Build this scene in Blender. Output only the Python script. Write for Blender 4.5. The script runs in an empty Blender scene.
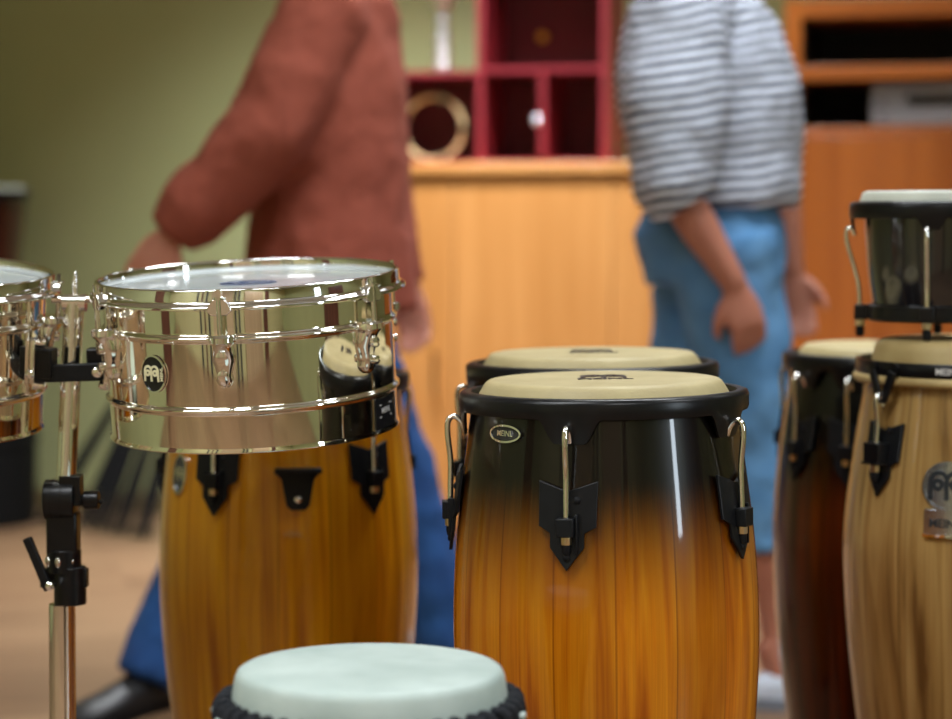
import bpy, bmesh, math, random
from mathutils import Vector, Matrix, Euler
random.seed(7)
S = bpy.context.scene
COL = S.collection
PI = math.pi
R = math.radians

# ------------------------------------------------------------ camera
FPX = 2230.0
CAMH = 0.94
PITCH = math.atan((359.5 - 222.0) / FPX)
cd = bpy.data.cameras.new('camera')
cam = bpy.data.objects.new('camera', cd)
COL.objects.link(cam)
cam.location = (0, 0, CAMH)
cam.rotation_euler = (PI / 2 - PITCH, 0, 0)
cd.sensor_width = 36.0
cd.lens = FPX / 952 * 36
cd.dof.use_dof = True
cd.dof.focus_distance = 2.40
cd.dof.aperture_fstop = 3.0
cd.clip_end = 60
S.camera = cam


def P(px, py, D):
    """world point seen at photograph pixel (px,py) at distance Y=D"""
    a, b = (px - 476) / FPX, (359.5 - py) / FPX
    c, s = math.cos(PITCH), math.sin(PITCH)
    dy = c + b * s
    dz = -s + b * c
    k = D / dy
    return Vector((a * k, D, CAMH + dz * k))


# ------------------------------------------------------------ materials
MATS = {}


def nt(name):
    m = bpy.data.materials.new(name)
    m.use_nodes = True
    n = m.node_tree
    return m, n, n.nodes['Principled BSDF']


def setp(b, **k):
    for a, v in k.items():
        b.inputs[a.replace('_', ' ')].default_value = v


def lin(r, g, b):
    f = lambda c: (c / 255 / 12.92) if c / 255 <= .04045 else ((c / 255 + .055) / 1.055) ** 2.4
    return (f(r), f(g), f(b), 1)


def N(n, t, **k):
    o = n.nodes.new(t)
    for a, v in k.items():
        setattr(o, a, v)
    return o


def math_(n, op, a, b=None):
    o = N(n, 'ShaderNodeMath', operation=op)
    for i, v in enumerate((a, b)):
        if v is None:
            continue
        if isinstance(v, (int, float)):
            o.inputs[i].default_value = v
        else:
            n.links.new(v, o.inputs[i])
    return o.outputs[0]


def mixc(n, f, a, b, mode='MIX'):
    o = N(n, 'ShaderNodeMix', data_type='RGBA', blend_type=mode)
    for s, v in ((o.inputs[0], f), (o.inputs[6], a), (o.inputs[7], b)):
        if isinstance(v, (int, float, tuple)):
            s.default_value = v
        else:
            n.links.new(v, s)
    return o.outputs[2]


def ramp(n, f, stops):
    o = N(n, 'ShaderNodeValToRGB')
    e = o.color_ramp.elements
    while len(e) < len(stops):
        e.new(.5)
    for i, (p, c) in enumerate(stops):
        e[i].position = p
        e[i].color = c
    n.links.new(f, o.inputs[0])
    return o.outputs[0]


def plain(name, col, rough=.5, metal=0, noise=0.0, scale=40, bump=0.0, **k):
    """a one-colour material with a little procedural variation"""
    if name in MATS:
        return MATS[name]
    m, n, b = nt(name)
    setp(b, Roughness=rough, Metallic=metal, **k)
    tc = N(n, 'ShaderNodeTexCoord')
    no = N(n, 'ShaderNodeTexNoise')
    no.inputs['Scale'].default_value = scale
    no.inputs['Detail'].default_value = 3
    n.links.new(tc.outputs['Object'], no.inputs['Vector'])
    d = tuple(c * (1 - noise) for c in col[:3]) + (1,)
    l = tuple(min(1, c * (1 + noise)) for c in col[:3]) + (1,)
    c = ramp(n, no.outputs['Fac'], [(.3, d), (.7, l)])
    n.links.new(c, b.inputs['Base Color'])
    if bump:
        bu = N(n, 'ShaderNodeBump')
        bu.inputs['Strength'].default_value = bump
        bu.inputs['Distance'].default_value = .002
        n.links.new(no.outputs['Fac'], bu.inputs['Height'])
        n.links.new(bu.outputs[0], b.inputs['Normal'])
    MATS[name] = m
    return m


def stave_wood(name, light, mid, dark, burst=None, staves=20, grain=1.0, rough=.3, coat=1.0, tint=.25):
    """lacquered staves of a round shell, grain along z; burst=(colour,z_full,z_none)"""
    m, n, b = nt(name)
    tc = N(n, 'ShaderNodeTexCoord')
    sx = N(n, 'ShaderNodeSeparateXYZ')
    n.links.new(tc.outputs['Object'], sx.inputs[0])
    an = math_(n, 'ARCTAN2', sx.outputs[0], math_(n, 'MULTIPLY', sx.outputs[1], -1))
    sn = math_(n, 'MULTIPLY', an, staves / (2 * PI))
    fl = math_(n, 'FLOOR', sn)
    fr = math_(n, 'FRACT', sn)
    wn = N(n, 'ShaderNodeTexWhiteNoise', noise_dimensions='1D')
    n.links.new(fl, wn.inputs['W'])
    v = wn.outputs['Value']
    cv = N(n, 'ShaderNodeCombineXYZ')
    n.links.new(math_(n, 'ADD', math_(n, 'MULTIPLY', an, 8 * grain), math_(n, 'MULTIPLY', v, 9)), cv.inputs[0])
    n.links.new(math_(n, 'MULTIPLY', v, 13), cv.inputs[1])
    n.links.new(math_(n, 'MULTIPLY', sx.outputs[2], 2.6), cv.inputs[2])
    no = N(n, 'ShaderNodeTexNoise')
    no.inputs['Scale'].default_value = 1.0
    no.inputs['Detail'].default_value = 5
    no.inputs['Distortion'].default_value = .9
    n.links.new(cv.outputs[0], no.inputs['Vector'])
    c = ramp(n, no.outputs['Fac'], [(.30, dark), (.48, mid), (.68, light)])
    cv2 = N(n, 'ShaderNodeCombineXYZ')
    n.links.new(math_(n, 'MULTIPLY', an, 90), cv2.inputs[0])
    n.links.new(math_(n, 'MULTIPLY', sx.outputs[2], 5), cv2.inputs[2])
    n2 = N(n, 'ShaderNodeTexNoise')
    n2.inputs['Scale'].default_value = 1.0
    n.links.new(cv2.outputs[0], n2.inputs['Vector'])
    fine = ramp(n, n2.outputs['Fac'], [(.3, (.88, .88, .88, 1)), (.7, (1.06, 1.06, 1.06, 1))])
    c = mixc(n, 1.0, c, fine, 'MULTIPLY')
    tn = ramp(n, v, [(0, (1 - tint,) * 3 + (1,)), (1, (1 + tint * .4,) * 3 + (1,))])
    c = mixc(n, 1.0, c, tn, 'MULTIPLY')
    seam = math_(n, 'LESS_THAN', fr, .03)
    c = mixc(n, math_(n, 'MULTIPLY', seam, .45), c, tuple(x * .35 for x in dark[:3]) + (1,))
    if burst:
        mr = N(n, 'ShaderNodeMapRange')
        mr.interpolation_type = 'SMOOTHSTEP'
        mr.inputs[1].default_value = burst[2]
        mr.inputs[2].default_value = burst[1]
        zz = math_(n, 'ADD', sx.outputs[2], math_(n, 'MULTIPLY', math_(n, 'SUBTRACT', n2.outputs['Fac'], .5), .03))
        n.links.new(zz, mr.inputs[0])
        c = mixc(n, mr.outputs[0], c, burst[0])
    n.links.new(c, b.inputs['Base Color'])
    setp(b, Roughness=rough, Coat_Weight=coat, Coat_Roughness=.05, Coat_IOR=1.36, Specular_IOR_Level=.2)
    return m


def plank_wood(name, light, dark, axis='X', scale=1.0, rough=.4, coat=.2, stretch=12):
    m, n, b = nt(name)
    tc = N(n, 'ShaderNodeTexCoord')
    mp = N(n, 'ShaderNodeMapping')
    s = [stretch, stretch, stretch]
    s['XYZ'.index(axis)] = .8
    mp.inputs['Scale'].default_value = [q * scale for q in s]
    n.links.new(tc.outputs['Object'], mp.inputs[0])
    no = N(n, 'ShaderNodeTexNoise')
    no.inputs['Scale'].default_value = 1.6
    no.inputs['Detail'].default_value = 5
    no.inputs['Distortion'].default_value = .6
    n.links.new(mp.outputs[0], no.inputs['Vector'])
    n.links.new(ramp(n, no.outputs['Fac'], [(.3, dark), (.7, light)]), b.inputs['Base Color'])
    setp(b, Roughness=rough, Coat_Weight=coat, Coat_Roughness=.15)
    return m


def floor_mat():
    m, n, b = nt('laminate_floor')
    tc = N(n, 'ShaderNodeTexCoord')
    mp = N(n, 'ShaderNodeMapping')
    mp.inputs['Rotation'].default_value = (0, 0, R(-32))
    n.links.new(tc.outputs['Object'], mp.inputs[0])
    br = N(n, 'ShaderNodeTexBrick')
    br.offset = .37
    br.inputs['Color1'].default_value = lin(140, 110, 82)
    br.inputs['Color2'].default_value = lin(116, 88, 64)
    br.inputs['Mortar'].default_value = lin(90, 64, 48)
    br.inputs['Scale'].default_value = 1
    br.inputs['Mortar Size'].default_value = .002
    br.inputs['Brick Width'].default_value = 1.3
    br.inputs['Row Height'].default_value = .13
    n.links.new(mp.outputs[0], br.inputs['Vector'])
    mp2 = N(n, 'ShaderNodeMapping')
    mp2.inputs['Scale'].default_value = (1.2, 22, 1)
    n.links.new(mp.outputs[0], mp2.inputs[0])
    no = N(n, 'ShaderNodeTexNoise')
    no.inputs['Scale'].default_value = 1.4
    no.inputs['Detail'].default_value = 4
    n.links.new(mp2.outputs[0], no.inputs['Vector'])
    g = ramp(n, no.outputs['Fac'], [(.3, (.72, .7, .68, 1)), (.7, (1.1, 1.1, 1.1, 1))])
    n.links.new(mixc(n, 1, br.outputs['Color'], g, 'MULTIPLY'), b.inputs['Base Color'])
    setp(b, Roughness=.38)
    return m


def stripe_mat():
    m, n, b = nt('striped_jersey')
    tc = N(n, 'ShaderNodeTexCoord')
    sx = N(n, 'ShaderNodeSeparateXYZ')
    n.links.new(tc.outputs['Object'], sx.inputs[0])
    no = N(n, 'ShaderNodeTexNoise')
    no.inputs['Scale'].default_value = 5
    n.links.new(tc.outputs['Object'], no.inputs['Vector'])
    z = math_(n, 'ADD', sx.outputs[2], math_(n, 'MULTIPLY', sx.outputs[0], -.16))
    z = math_(n, 'ADD', z, math_(n, 'MULTIPLY', no.outputs['Fac'], .03))
    f = math_(n, 'FRACT', math_(n, 'MULTIPLY', z, 1 / .0208))
    s = math_(n, 'GREATER_THAN', f, .50)
    n.links.new(mixc(n, s, lin(226, 234, 250), lin(24, 32, 60)), b.inputs['Base Color'])
    setp(b, Roughness=.85)
    return m


def denim(name, a, c2):
    m, n, b = nt(name)
    tc = N(n, 'ShaderNodeTexCoord')
    no = N(n, 'ShaderNodeTexNoise')
    no.inputs['Scale'].default_value = 9
    no.inputs['Detail'].default_value = 6
    n.links.new(tc.outputs['Object'], no.inputs['Vector'])
    n.links.new(ramp(n, no.outputs['Fac'], [(.3, a), (.7, c2)]), b.inputs['Base Color'])
    setp(b, Roughness=.9)
    return m


def skin_head(name, a, c2, rough=.55):
    m, n, b = nt(name)
    tc = N(n, 'ShaderNodeTexCoord')
    no = N(n, 'ShaderNodeTexNoise')
    no.inputs['Scale'].default_value = 14
    no.inputs['Detail'].default_value = 5
    n.links.new(tc.outputs['Object'], no.inputs['Vector'])
    n.links.new(ramp(n, no.outputs['Fac'], [(.3, a), (.7, c2)]), b.inputs['Base Color'])
    n2 = N(n, 'ShaderNodeTexNoise')
    n2.inputs['Scale'].default_value = 260
    n.links.new(tc.outputs['Object'], n2.inputs['Vector'])
    bu = N(n, 'ShaderNodeBump')
    bu.inputs['Strength'].default_value = .35
    bu.inputs['Distance'].default_value = .001
    n.links.new(n2.outputs['Fac'], bu.inputs['Height'])
    n.links.new(bu.outputs[0], b.inputs['Normal'])
    setp(b, Roughness=rough)
    return m


BLACK = plain('black_powder_coat', (.005, .005, .006, 1), .30, noise=.2, scale=80, Specular_IOR_Level=.32)
PLATE = plain('matt_black_plate', (.006, .0065, .008, 1), .42, noise=.2, scale=80, Specular_IOR_Level=.25)
RUBBER = plain('black_rubber', (.005, .005, .006, 1), .6, noise=.2, Specular_IOR_Level=.2)
CHROME = plain('chrome', (.93, .92, .90, 1), .045, 1, noise=.01)
STEEL = plain('polished_steel_shell', (.93, .895, .80, 1), .035, 1, noise=.01, scale=6)
BRASS = plain('brass_nut', (.72, .56, .34, 1), .3, 1, noise=.1)
FILM = plain('white_drum_film', lin(212, 222, 226), .16, noise=.02, Coat_Weight=.5, Coat_Roughness=.05)
INK = plain('dark_ink', lin(50, 32, 28), .5, noise=.05)
INKBLUE = plain('grey_blue_ink', lin(84, 96, 128), .4, noise=.05)
WHITE_INK = plain('white_print', lin(215, 215, 215), .4, noise=.02)
CREAM = skin_head('buffalo_skin', lin(168, 152, 108), lin(188, 174, 130))
CREAM2 = skin_head('buffalo_skin_yellow', lin(170, 146, 94), lin(196, 174, 122))
PALE = skin_head('pale_skin', lin(186, 190, 178), lin(206, 210, 196))
GOAT = skin_head('goat_skin_white', lin(160, 176, 170), lin(184, 198, 192))
ROPE = plain('black_rope', lin(12, 16, 24), .85, noise=.4, scale=300, bump=1)
AMBER = stave_wood('amber_staves', lin(240, 172, 24), lin(222, 148, 14), lin(184, 108, 6), (lin(140, 66, 6), .0, -.18), 16)
BURST = stave_wood('sunburst_staves', lin(222, 142, 24), lin(206, 118, 12), lin(168, 80, 4), (lin(8, 4, 2), -.095, -.265), 16)
BURST2 = stave_wood('sunburst_staves_back', lin(210, 120, 34), lin(180, 90, 18), lin(120, 50, 8), (lin(8, 4, 2), -.14, -.26), 16)
DARKRED = stave_wood('dark_red_staves', lin(112, 46, 10), lin(84, 30, 8), lin(50, 16, 4), (lin(4, 3, 3), -.15, -.25), 16)
NATURAL = stave_wood('natural_staves', lin(200, 164, 100), lin(172, 134, 76), lin(114, 80, 40), None, 15, .8, .35, .8, .2)
OLDRED = stave_wood('old_dark_staves', lin(70, 24, 18), lin(54, 16, 12), lin(34, 10, 8), None, 16)

# ------------------------------------------------------------ mesh helpers


def bm_():
    return bmesh.new()


def obj(name, bm, m, parent=None, smooth=True, bevel=0, angle=35):
    me = bpy.data.meshes.new(name)
    bmesh.ops.recalc_face_normals(bm, faces=bm.faces)
    bm.to_mesh(me)
    bm.free()
    me.materials.append(m)
    if smooth:
        for p in me.polygons:
            p.use_smooth = True
        me.set_sharp_from_angle(angle=R(angle))
    o = bpy.data.objects.new(name, me)
    COL.objects.link(o)
    if parent is not None:
        o.parent = parent
    if bevel:
        b = o.modifiers.new('bevel', 'BEVEL')
        b.width = bevel
        b.segments = 2
        b.limit_method = 'ANGLE'
    return o


def parts(name, bm, m, parent=None, smooth=True, bevel=0, angle=35):
    """one object per connected piece"""
    bm.verts.index_update()
    left = set(bm.verts)
    groups = []
    while left:
        st = [left.pop()]
        g = set(st)
        while st:
            v = st.pop()
            for e in v.link_edges:
                w = e.other_vert(v)
                if w in left:
                    left.discard(w); g.add(w); st.append(w)
        groups.append(g)
    groups.sort(key=lambda g: min(v.index for v in g))
    out = []
    for g in groups:
        nb = bmesh.new()
        mp = {v: nb.verts.new(v.co) for v in g}
        for f in bm.faces:
            if f.verts[0] in g:
                nb.faces.new([mp[v] for v in f.verts])
        out.append(obj(name, nb, m, parent, smooth, bevel, angle))
    bm.free()
    return out


def face_angle(px, X0, D, r):
    """angle on a drum (centre X0,D, radius r) whose point shows at column px"""
    k = (px - 476) / FPX
    best = min(((abs(X0 + r * math.sin(R(a / 4)) - k * (D - r * math.cos(R(a / 4)))), a / 4) for a in range(-360, 361)))
    return best[1]


def ang(px, cpx, D, r):
    return face_angle(px, (cpx - 476) / FPX * D, D, r)


def thing(name, label, cat, loc, rot=(0, 0, 0), group=None):
    o = bpy.data.objects.new(name, None)
    o.empty_display_size = .05
    COL.objects.link(o)
    o.location = loc
    o.rotation_euler = rot
    o['label'] = label
    o['category'] = cat
    if group:
        o['group'] = group
    return o


def struct(name, bm, m, bevel=0):
    o = obj(name, bm, m, None, False, bevel)
    o['kind'] = 'structure'
    return o


def grid_faces(bm, rows, close_u=True, close_v=False):
    nr = len(rows)
    for i in range(nr if close_v else nr - 1):
        a, b = rows[i], rows[(i + 1) % nr]
        n = len(a)
        for j in range(n if close_u else n - 1):
            k = (j + 1) % n
            bm.faces.new((a[j], a[k], b[k], b[j]))


def lathe(bm, prof, seg=96, closed=False, center=(0, 0)):
    rows = []
    for r, z in prof:
        if r < 1e-6:
            rows.append([bm.verts.new((center[0], center[1], z))])
        else:
            rows.append([bm.verts.new((center[0] + r * math.sin(2 * PI * j / seg), center[1] - r * math.cos(2 * PI * j / seg), z)) for j in range(seg)])
    n = len(rows)
    for i in range(n if closed else n - 1):
        a, b = rows[i], rows[(i + 1) % n]
        for j in range(seg):
            k = (j + 1) % seg
            if len(a) == 1 and len(b) == 1:
                continue
            if len(a) == 1:
                bm.faces.new((a[0], b[k], b[j]))
            elif len(b) == 1:
                bm.faces.new((a[j], a[k], b[0]))
            else:
                bm.faces.new((a[j], a[k], b[k], b[j]))


def box(bm, x0, x1, y0, y1, z0, z1):
    v = [bm.verts.new((x, y, z)) for x in (x0, x1) for y in (y0, y1) for z in (z0, z1)]
    for f in ((0, 1, 3, 2), (4, 6, 7, 5), (0, 4, 5, 1), (2, 3, 7, 6), (0, 2, 6, 4), (1, 5, 7, 3)):
        bm.faces.new([v[i] for i in f])
    return v


def tube(bm, pts, rad, seg=12, cap=True, smooth=0):
    pts = [Vector(p) for p in pts]
    if not isinstance(rad, (list, tuple)):
        rad = [rad] * len(pts)
    rad = list(rad)
    for _ in range(smooth):                       # corner cutting
        q, qr = [pts[0]], [rad[0]]
        for i in range(len(pts) - 1):
            q += [pts[i].lerp(pts[i + 1], .25), pts[i].lerp(pts[i + 1], .75)]
            qr += [rad[i] * .75 + rad[i + 1] * .25, rad[i] * .25 + rad[i + 1] * .75]
        q.append(pts[-1]); qr.append(rad[-1])
        pts, rad = q, qr
    rows = []
    t0 = (pts[1] - pts[0]).normalized()
    a = t0.orthogonal().normalized()
    for i, p in enumerate(pts):
        t = (pts[min(i + 1, len(pts) - 1)] - pts[max(i - 1, 0)]).normalized()
        a = (a - t * a.dot(t)).normalized()
        b = t.cross(a)
        rows.append([bm.verts.new(p + (a * math.cos(2 * PI * j / seg) + b * math.sin(2 * PI * j / seg)) * rad[i]) for j in range(seg)])
    grid_faces(bm, rows)
    if cap:
        bm.faces.new(rows[0]); bm.faces.new(rows[-1])
    return bm


def prism(bm, outline, y0, y1):
    """outline in (x,z), thickness along y"""
    a = [bm.verts.new((x, y0, z)) for x, z in outline]
    b = [bm.verts.new((x, y1, z)) for x, z in outline]
    bm.faces.new(a); bm.faces.new(b)
    n = len(a)
    for i in range(n):
        bm.faces.new((a[i], a[(i + 1) % n], b[(i + 1) % n], b[i]))


def sphere(bm, c, r, sc=(1, 1, 1), seg=16):
    m = Matrix.Translation(c) @ Matrix.Diagonal((r * sc[0], r * sc[1], r * sc[2], 1))
    bmesh.ops.create_uvsphere(bm, u_segments=seg, v_segments=max(6, seg // 2), radius=1, matrix=m)


def cyl(bm, p0, p1, r, seg=20):
    tube(bm, [p0, p1], r, seg)


def interp(prof, z):
    """radius of profile [(r,z)...] (z descending) at z"""
    for (r0, z0), (r1, z1) in zip(prof, prof[1:]):
        if z0 >= z >= z1:
            t = (z0 - z) / max(1e-9, z0 - z1)
            return r0 + (r1 - r0) * t
    return prof[0][0] if z > prof[0][1] else prof[-1][0]


def smooth_prof(pts, n=8):
    """Catmull-Rom through (r,z) points"""
    out = []
    for i in range(len(pts) - 1):
        p0, p1, p2, p3 = pts[max(i - 1, 0)], pts[i], pts[i + 1], pts[min(i + 2, len(pts) - 1)]
        for k in range(n):
            t = k / n
            out.append(tuple(.5 * ((2 * p1[d]) + (-p0[d] + p2[d]) * t + (2 * p0[d] - 5 * p1[d] + 4 * p2[d] - p3[d]) * t * t + (-p0[d] + 3 * p1[d] - 3 * p2[d] + p3[d]) * t ** 3) for d in (0, 1)))
    out.append(pts[-1])
    return out


def wrap(bm, ang, prof=None, cuts=True):
    """local (u,out,z) -> round a drum. With prof, out is measured from the shell; else out is the radius"""
    if cuts:
        for u in (-.03, -.02, -.01, 0, .01, .02, .03):
            bmesh.ops.bisect_plane(bm, geom=bm.verts[:] + bm.edges[:] + bm.faces[:], plane_co=(u, 0, 0), plane_no=(1, 0, 0))
    for v in bm.verts:
        u, o, z = v.co
        r = (interp(prof, z) if prof else 0) + o
        base = interp(prof, z) if prof else max(r, .05)
        a = R(ang) + u / base
        v.co = (r * math.sin(a), -r * math.cos(a), z)
    return bm


def text_bm(txt, size, extrude=.0004, shear=0, offset=0.0):
    cu = bpy.data.curves.new('lettering', 'FONT')
    cu.body = txt
    cu.size = size
    cu.extrude = extrude
    cu.align_x = 'CENTER'
    cu.align_y = 'CENTER'
    cu.shear = shear
    cu.offset = offset
    o = bpy.data.objects.new('lettering', cu)
    COL.objects.link(o)
    dg = bpy.context.evaluated_depsgraph_get()
    dg.update()
    me = bpy.data.meshes.new_from_object(o.evaluated_get(dg))
    bm = bmesh.new()
    bm.from_mesh(me)
    bpy.data.objects.remove(o)
    bpy.data.curves.remove(cu)
    return bm


def to_uoz(bm, out, uc=0, zc=0):
    """flat (x,y,thickness) lettering -> local (u,out,z)"""
    for v in bm.verts:
        x, y, t = v.co
        v.co = (x + uc, out + t, y + zc)
    return bm


def mark_bm(s, t=.0006):
    """the round-eyed double-arch mark, flat in (x,y), width ~s"""
    bm = bm_()
    w = s * .062

    def stroke(pts, closed=False):
        n = len(pts)
        L, Rr = [], []
        for i, p in enumerate(pts):
            a = Vector(pts[i - 1] if (i or closed) else pts[i])
            b = Vector(pts[(i + 1) % n] if (i < n - 1 or closed) else pts[i])
            d = (b - a).normalized()
            q = Vector((-d.y, d.x)) * w
            L.append((p[0] + q.x, p[1] + q.y)); Rr.append((p[0] - q.x, p[1] - q.y))
        rows = []
        for i in range(n):
            rows.append([bm.verts.new((L[i][0], L[i][1], t)), bm.verts.new((Rr[i][0], Rr[i][1], t)),
                         bm.verts.new((Rr[i][0], Rr[i][1], -t)), bm.verts.new((L[i][0], L[i][1], -t))])
        grid_faces(bm, rows, True, closed)
        if not closed:
            bm.faces.new(rows[0]); bm.faces.new(rows[-1])
    for sg in (-1, 1):
        cx = sg * s * .24
        # arch with outer leg
        pts = [(sg * s * .50, -s * .42)]
        for k in range(0, 11):
            a = PI * k / 10
            pts.append((cx + sg * math.cos(a) * s * .25, s * .16 + math.sin(a) * s * .26))
        pts.append((cx - sg * s * .23, -s * .10 if sg < 0 else -s * .42))
        stroke(pts)
        stroke([(cx + math.cos(2 * PI * k / 14) * s * .13 + sg * s * .03, s * .05 + math.sin(2 * PI * k / 14) * s * .13) for k in range(14)], True)
    return bm


def oval_ring(bm, a, b, w, y0, y1, seg=40):
    """elliptical ring in (u,z), thickness along out"""
    rows = []
    for k in range(seg):
        t = 2 * PI * k / seg
        c, s = math.cos(t), math.sin(t)
        rows.append([bm.verts.new((a * c, y0, b * s)), bm.verts.new((a * c, y1, b * s)),
                     bm.verts.new(((a - w) * c, y1, (b - w) * s)), bm.verts.new(((a - w) * c, y0, (b - w) * s))])
    grid_faces(bm, rows, True, True)


def oval(bm, a, b, y0, y1, seg=40, uc=0, zc=0):
    prism(bm, [(uc + a * math.cos(2 * PI * k / seg), zc + b * math.sin(2 * PI * k / seg)) for k in range(seg)], y0, y1)


# ------------------------------------------------------------ congas
ARROW = [(-.031, -.098), (-.002, -.108), (.002, -.108), (.031, -.098), (.030, -.146), (.018, -.153), (.018, -.168), (0, -.192), (-.018, -.168), (-.018, -.153), (-.030, -.146)]
RODPATH = [(.156, -.058), (.160, -.047), (.168, -.040), (.1755, -.044), (.1765, -.060), (.1725, -.092), (.1735, -.118), (.1740, -.150)]


def head_text(parent, txt, size, m, zt, rot=0, dy=0, oval_size=None):
    bm = text_bm(txt, size, .0003, 0, .0008)
    bmesh.ops.rotate(bm, verts=bm.verts, cent=(0, 0, 0), matrix=Matrix.Rotation(R(rot), 3, 'Z'))
    bmesh.ops.translate(bm, verts=bm.verts, vec=(0, dy, zt + .0006))
    if oval_size:
        b2 = bm_()
        oval_ring(b2, oval_size, oval_size * .55, .003, -.0003, .0003)
        for v in b2.verts:
            v.co = (v.co.x, v.co.z + dy, zt + .0006 + v.co.y)
        me = bpy.data.meshes.new('t'); b2.to_mesh(me); bm.from_mesh(me); b2.free()
    return obj('lettering', bm, m, parent, False)


def lug_set(root, angs, prof, s=1.0, rodm=None, dz=0.0):
    for a in angs:
        b = bm_()
        prism(b, [(u * s, z + dz) for u, z in ARROW], .0035, .0075)
        wrap(b, a, prof)
        pl = obj('lug_plate', b, PLATE, root, True, .0008)
        # bracket that carries the rod
        b = bm_()
        r0 = interp(prof, -.145 + dz)
        box(b, -.0095, .0095, .006 + r0, .1835, -.156 + dz, -.136 + dz)
        wrap(b, a, None, False)
        obj('bracket', b, PLATE, pl, True, .0012)
        b = bm_()
        box(b, .0095, .0125, .006 + r0, r0 + .013, -.176 + dz, -.132 + dz)
        wrap(b, a, None, False)
        obj('bracket_rib', b, PLATE, pl, True, .0012)
        b = bm_()
        for zz in (-.178, -.118):
            n0 = len(b.verts)
            sphere(b, (0.0 if zz < -.15 else .010, .0075, zz + dz), .0042, (1, .6, 1), 10)
        wrap(b, a, prof, False)
        parts('screw', b, RUBBER, pl)
        b = bm_()
        pts = [(0, r, z + (dz if z < -.1 else dz * .3)) for r, z in RODPATH]
        tube(b, pts, .0033, 12, smooth=2)
        wrap(b, a, None, False)
        obj('tension_rod', b, rodm or CHROME, root)
        b = bm_()
        tube(b, [(0, .1742, -.1555 + dz), (0, .1742, -.1645 + dz)], .0062, 8)
        wrap(b, a, None, False)
        obj('nut', b, BRASS, root, True, .0006)
        b = bm_()
        tube(b, [(0, .1742, -.1640 + dz), (0, .1742, -.170 + dz), (0, .1742, -.175 + dz), (0, .1742, -.177 + dz)], [.0048, .0052, .0040, .0015], 12)
        wrap(b, a, None, False)
        obj('rod_cap', b, RUBBER, root)


def comfort_hoop(root, angs, r_out=.1625, r_in=.148, top=-.012, bot=-.034, ear=-.060, m=None, earw=.036):
    b = bm_()
    seg = 360
    rows = []
    for k in range(seg):
        a = 2 * PI * k / seg
        d = 1e9
        for g in angs:
            q = (a - R(g) + PI) % (2 * PI) - PI
            d = min(d, abs(q) * r_out)
        t = max(0, min(1, (earw - d) / (earw * .55)))
        t = t * t * (3 - 2 * t)
        zb = bot + (ear - bot) * t
        sec = [(r_in, top - .004), (r_in + .001, top - .001), (r_in + .004, top), (r_out - .006, top - .0005), (r_out - .002, top - .002), (r_out, top - .006),
               (r_out - .0003, bot + .003), (r_out - .0015 - .003 * t, zb), (r_out - .0045 - .003 * t, zb), (r_out - .0045, bot + .004), (r_out - .006, top - .008), (r_in + .002, top - .008)]
        rows.append([b.verts.new((r * math.sin(a), -r * math.cos(a), z)) for r, z in sec])
    grid_faces(b, rows, True, True)
    return obj('counterhoop', b, m or BLACK, root, True, 0, 50)


def conga(name, label, px, top_y, D, angs, wood, skin, height=None, tilt=(0, 0), s=1.0, kind='comfort', text='MEINL', shell_pts=None, dz=0.0):
    """origin of parts = centre of the playing surface; root Empty at the base"""
    top = P(px, top_y, D)
    H = top.z / (math.cos(tilt[0]) * math.cos(tilt[1]))
    rot = Euler((tilt[0], tilt[1], 0))
    base = top - rot.to_matrix() @ Vector((0, 0, H))
    root = thing(name, label, 'conga drum', base, rot)
    hub = Vector((0, 0, H))
    made_before = set(o.name for o in COL.objects)
    pts = shell_pts or [(.1475, -.020), (.1530, -.06), (.1610, -.12), (.1678, -.18), (.1715, -.24), (.1722, -.30), (.1690, -.37), (.1620, -.45), (.1490, -.55), (.1340, -.65), (.1220, -.72), (.1180, -H + .012)]
    prof = smooth_prof([(r * s, z) for r, z in pts], 6)
    b = bm_()
    lathe(b, prof + [(pts[-1][0] * s, -H + .010), (pts[-1][0] * s - .010, -H + .010), (pts[-1][0] * s - .012, -H + .05)], 128)
    obj('shell', b, wood, root)
    b = bm_()
    rb = pts[-1][0] * s
    lathe(b, [(rb - .011, -H), (rb + .004, -H), (rb + .006, -H + .006), (rb + .005, -H + .022), (rb, -H + .024), (rb - .012, -H + .02)], 96, True)
    obj('bottom_rim', b, RUBBER, root)
    return root, prof, H


def finish(root, H):
    """parts were modelled with z=0 on the head: lift them to the base-origin frame"""
    for c in list(root.children):
        c.location.z += H


def std_conga(name, label, px, top_y, D, angs, wood, skin, tilt=(0, 0), text_px=None, rot_text=0, rodm=None, hoop=None):
    root, prof, H = conga(name, label, px, top_y, D, angs, wood, skin, tilt=tilt)
    b = bm_()
    lathe(b, [(0, 0), (.06, 0), (.110, -.0002), (.124, -.0006), (.129, -.0016), (.1325, -.0040), (.1350, -.0075), (.1400, -.016), (.1420, -.020), (.1485, -.024), (.1485, -.028)], 128)
    obj('head', b, skin, root, True, 0, 60)
    comfort_hoop(root, angs)
    lug_set(root, angs, prof, rodm=rodm)
    head_text(root, 'MEINL', .022, INK, 0, 0, -.024)
    b = mark_bm(.046)
    for v in b.verts:
        v.co.y += .014; v.co.z = .0006 + v.co.z * .5
    obj('head_mark', b, INK, root, False)
    return root, prof, H


# front middle conga ---------------------------------------------------------
A1 = [ang(565, 603.5, 2.5, .174) + 72 * k for k in range(5)]
c1, prof1, H1 = std_conga('conga', 'nearest sunburst conga, orange shell fading to black at top, with silver oval badge', 603.5, 377.5, 2.5, A1, BURST, CREAM, tilt=(0, R(.75) * -1))
BA1 = ang(504, 603.5, 2.5, .154)
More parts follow.
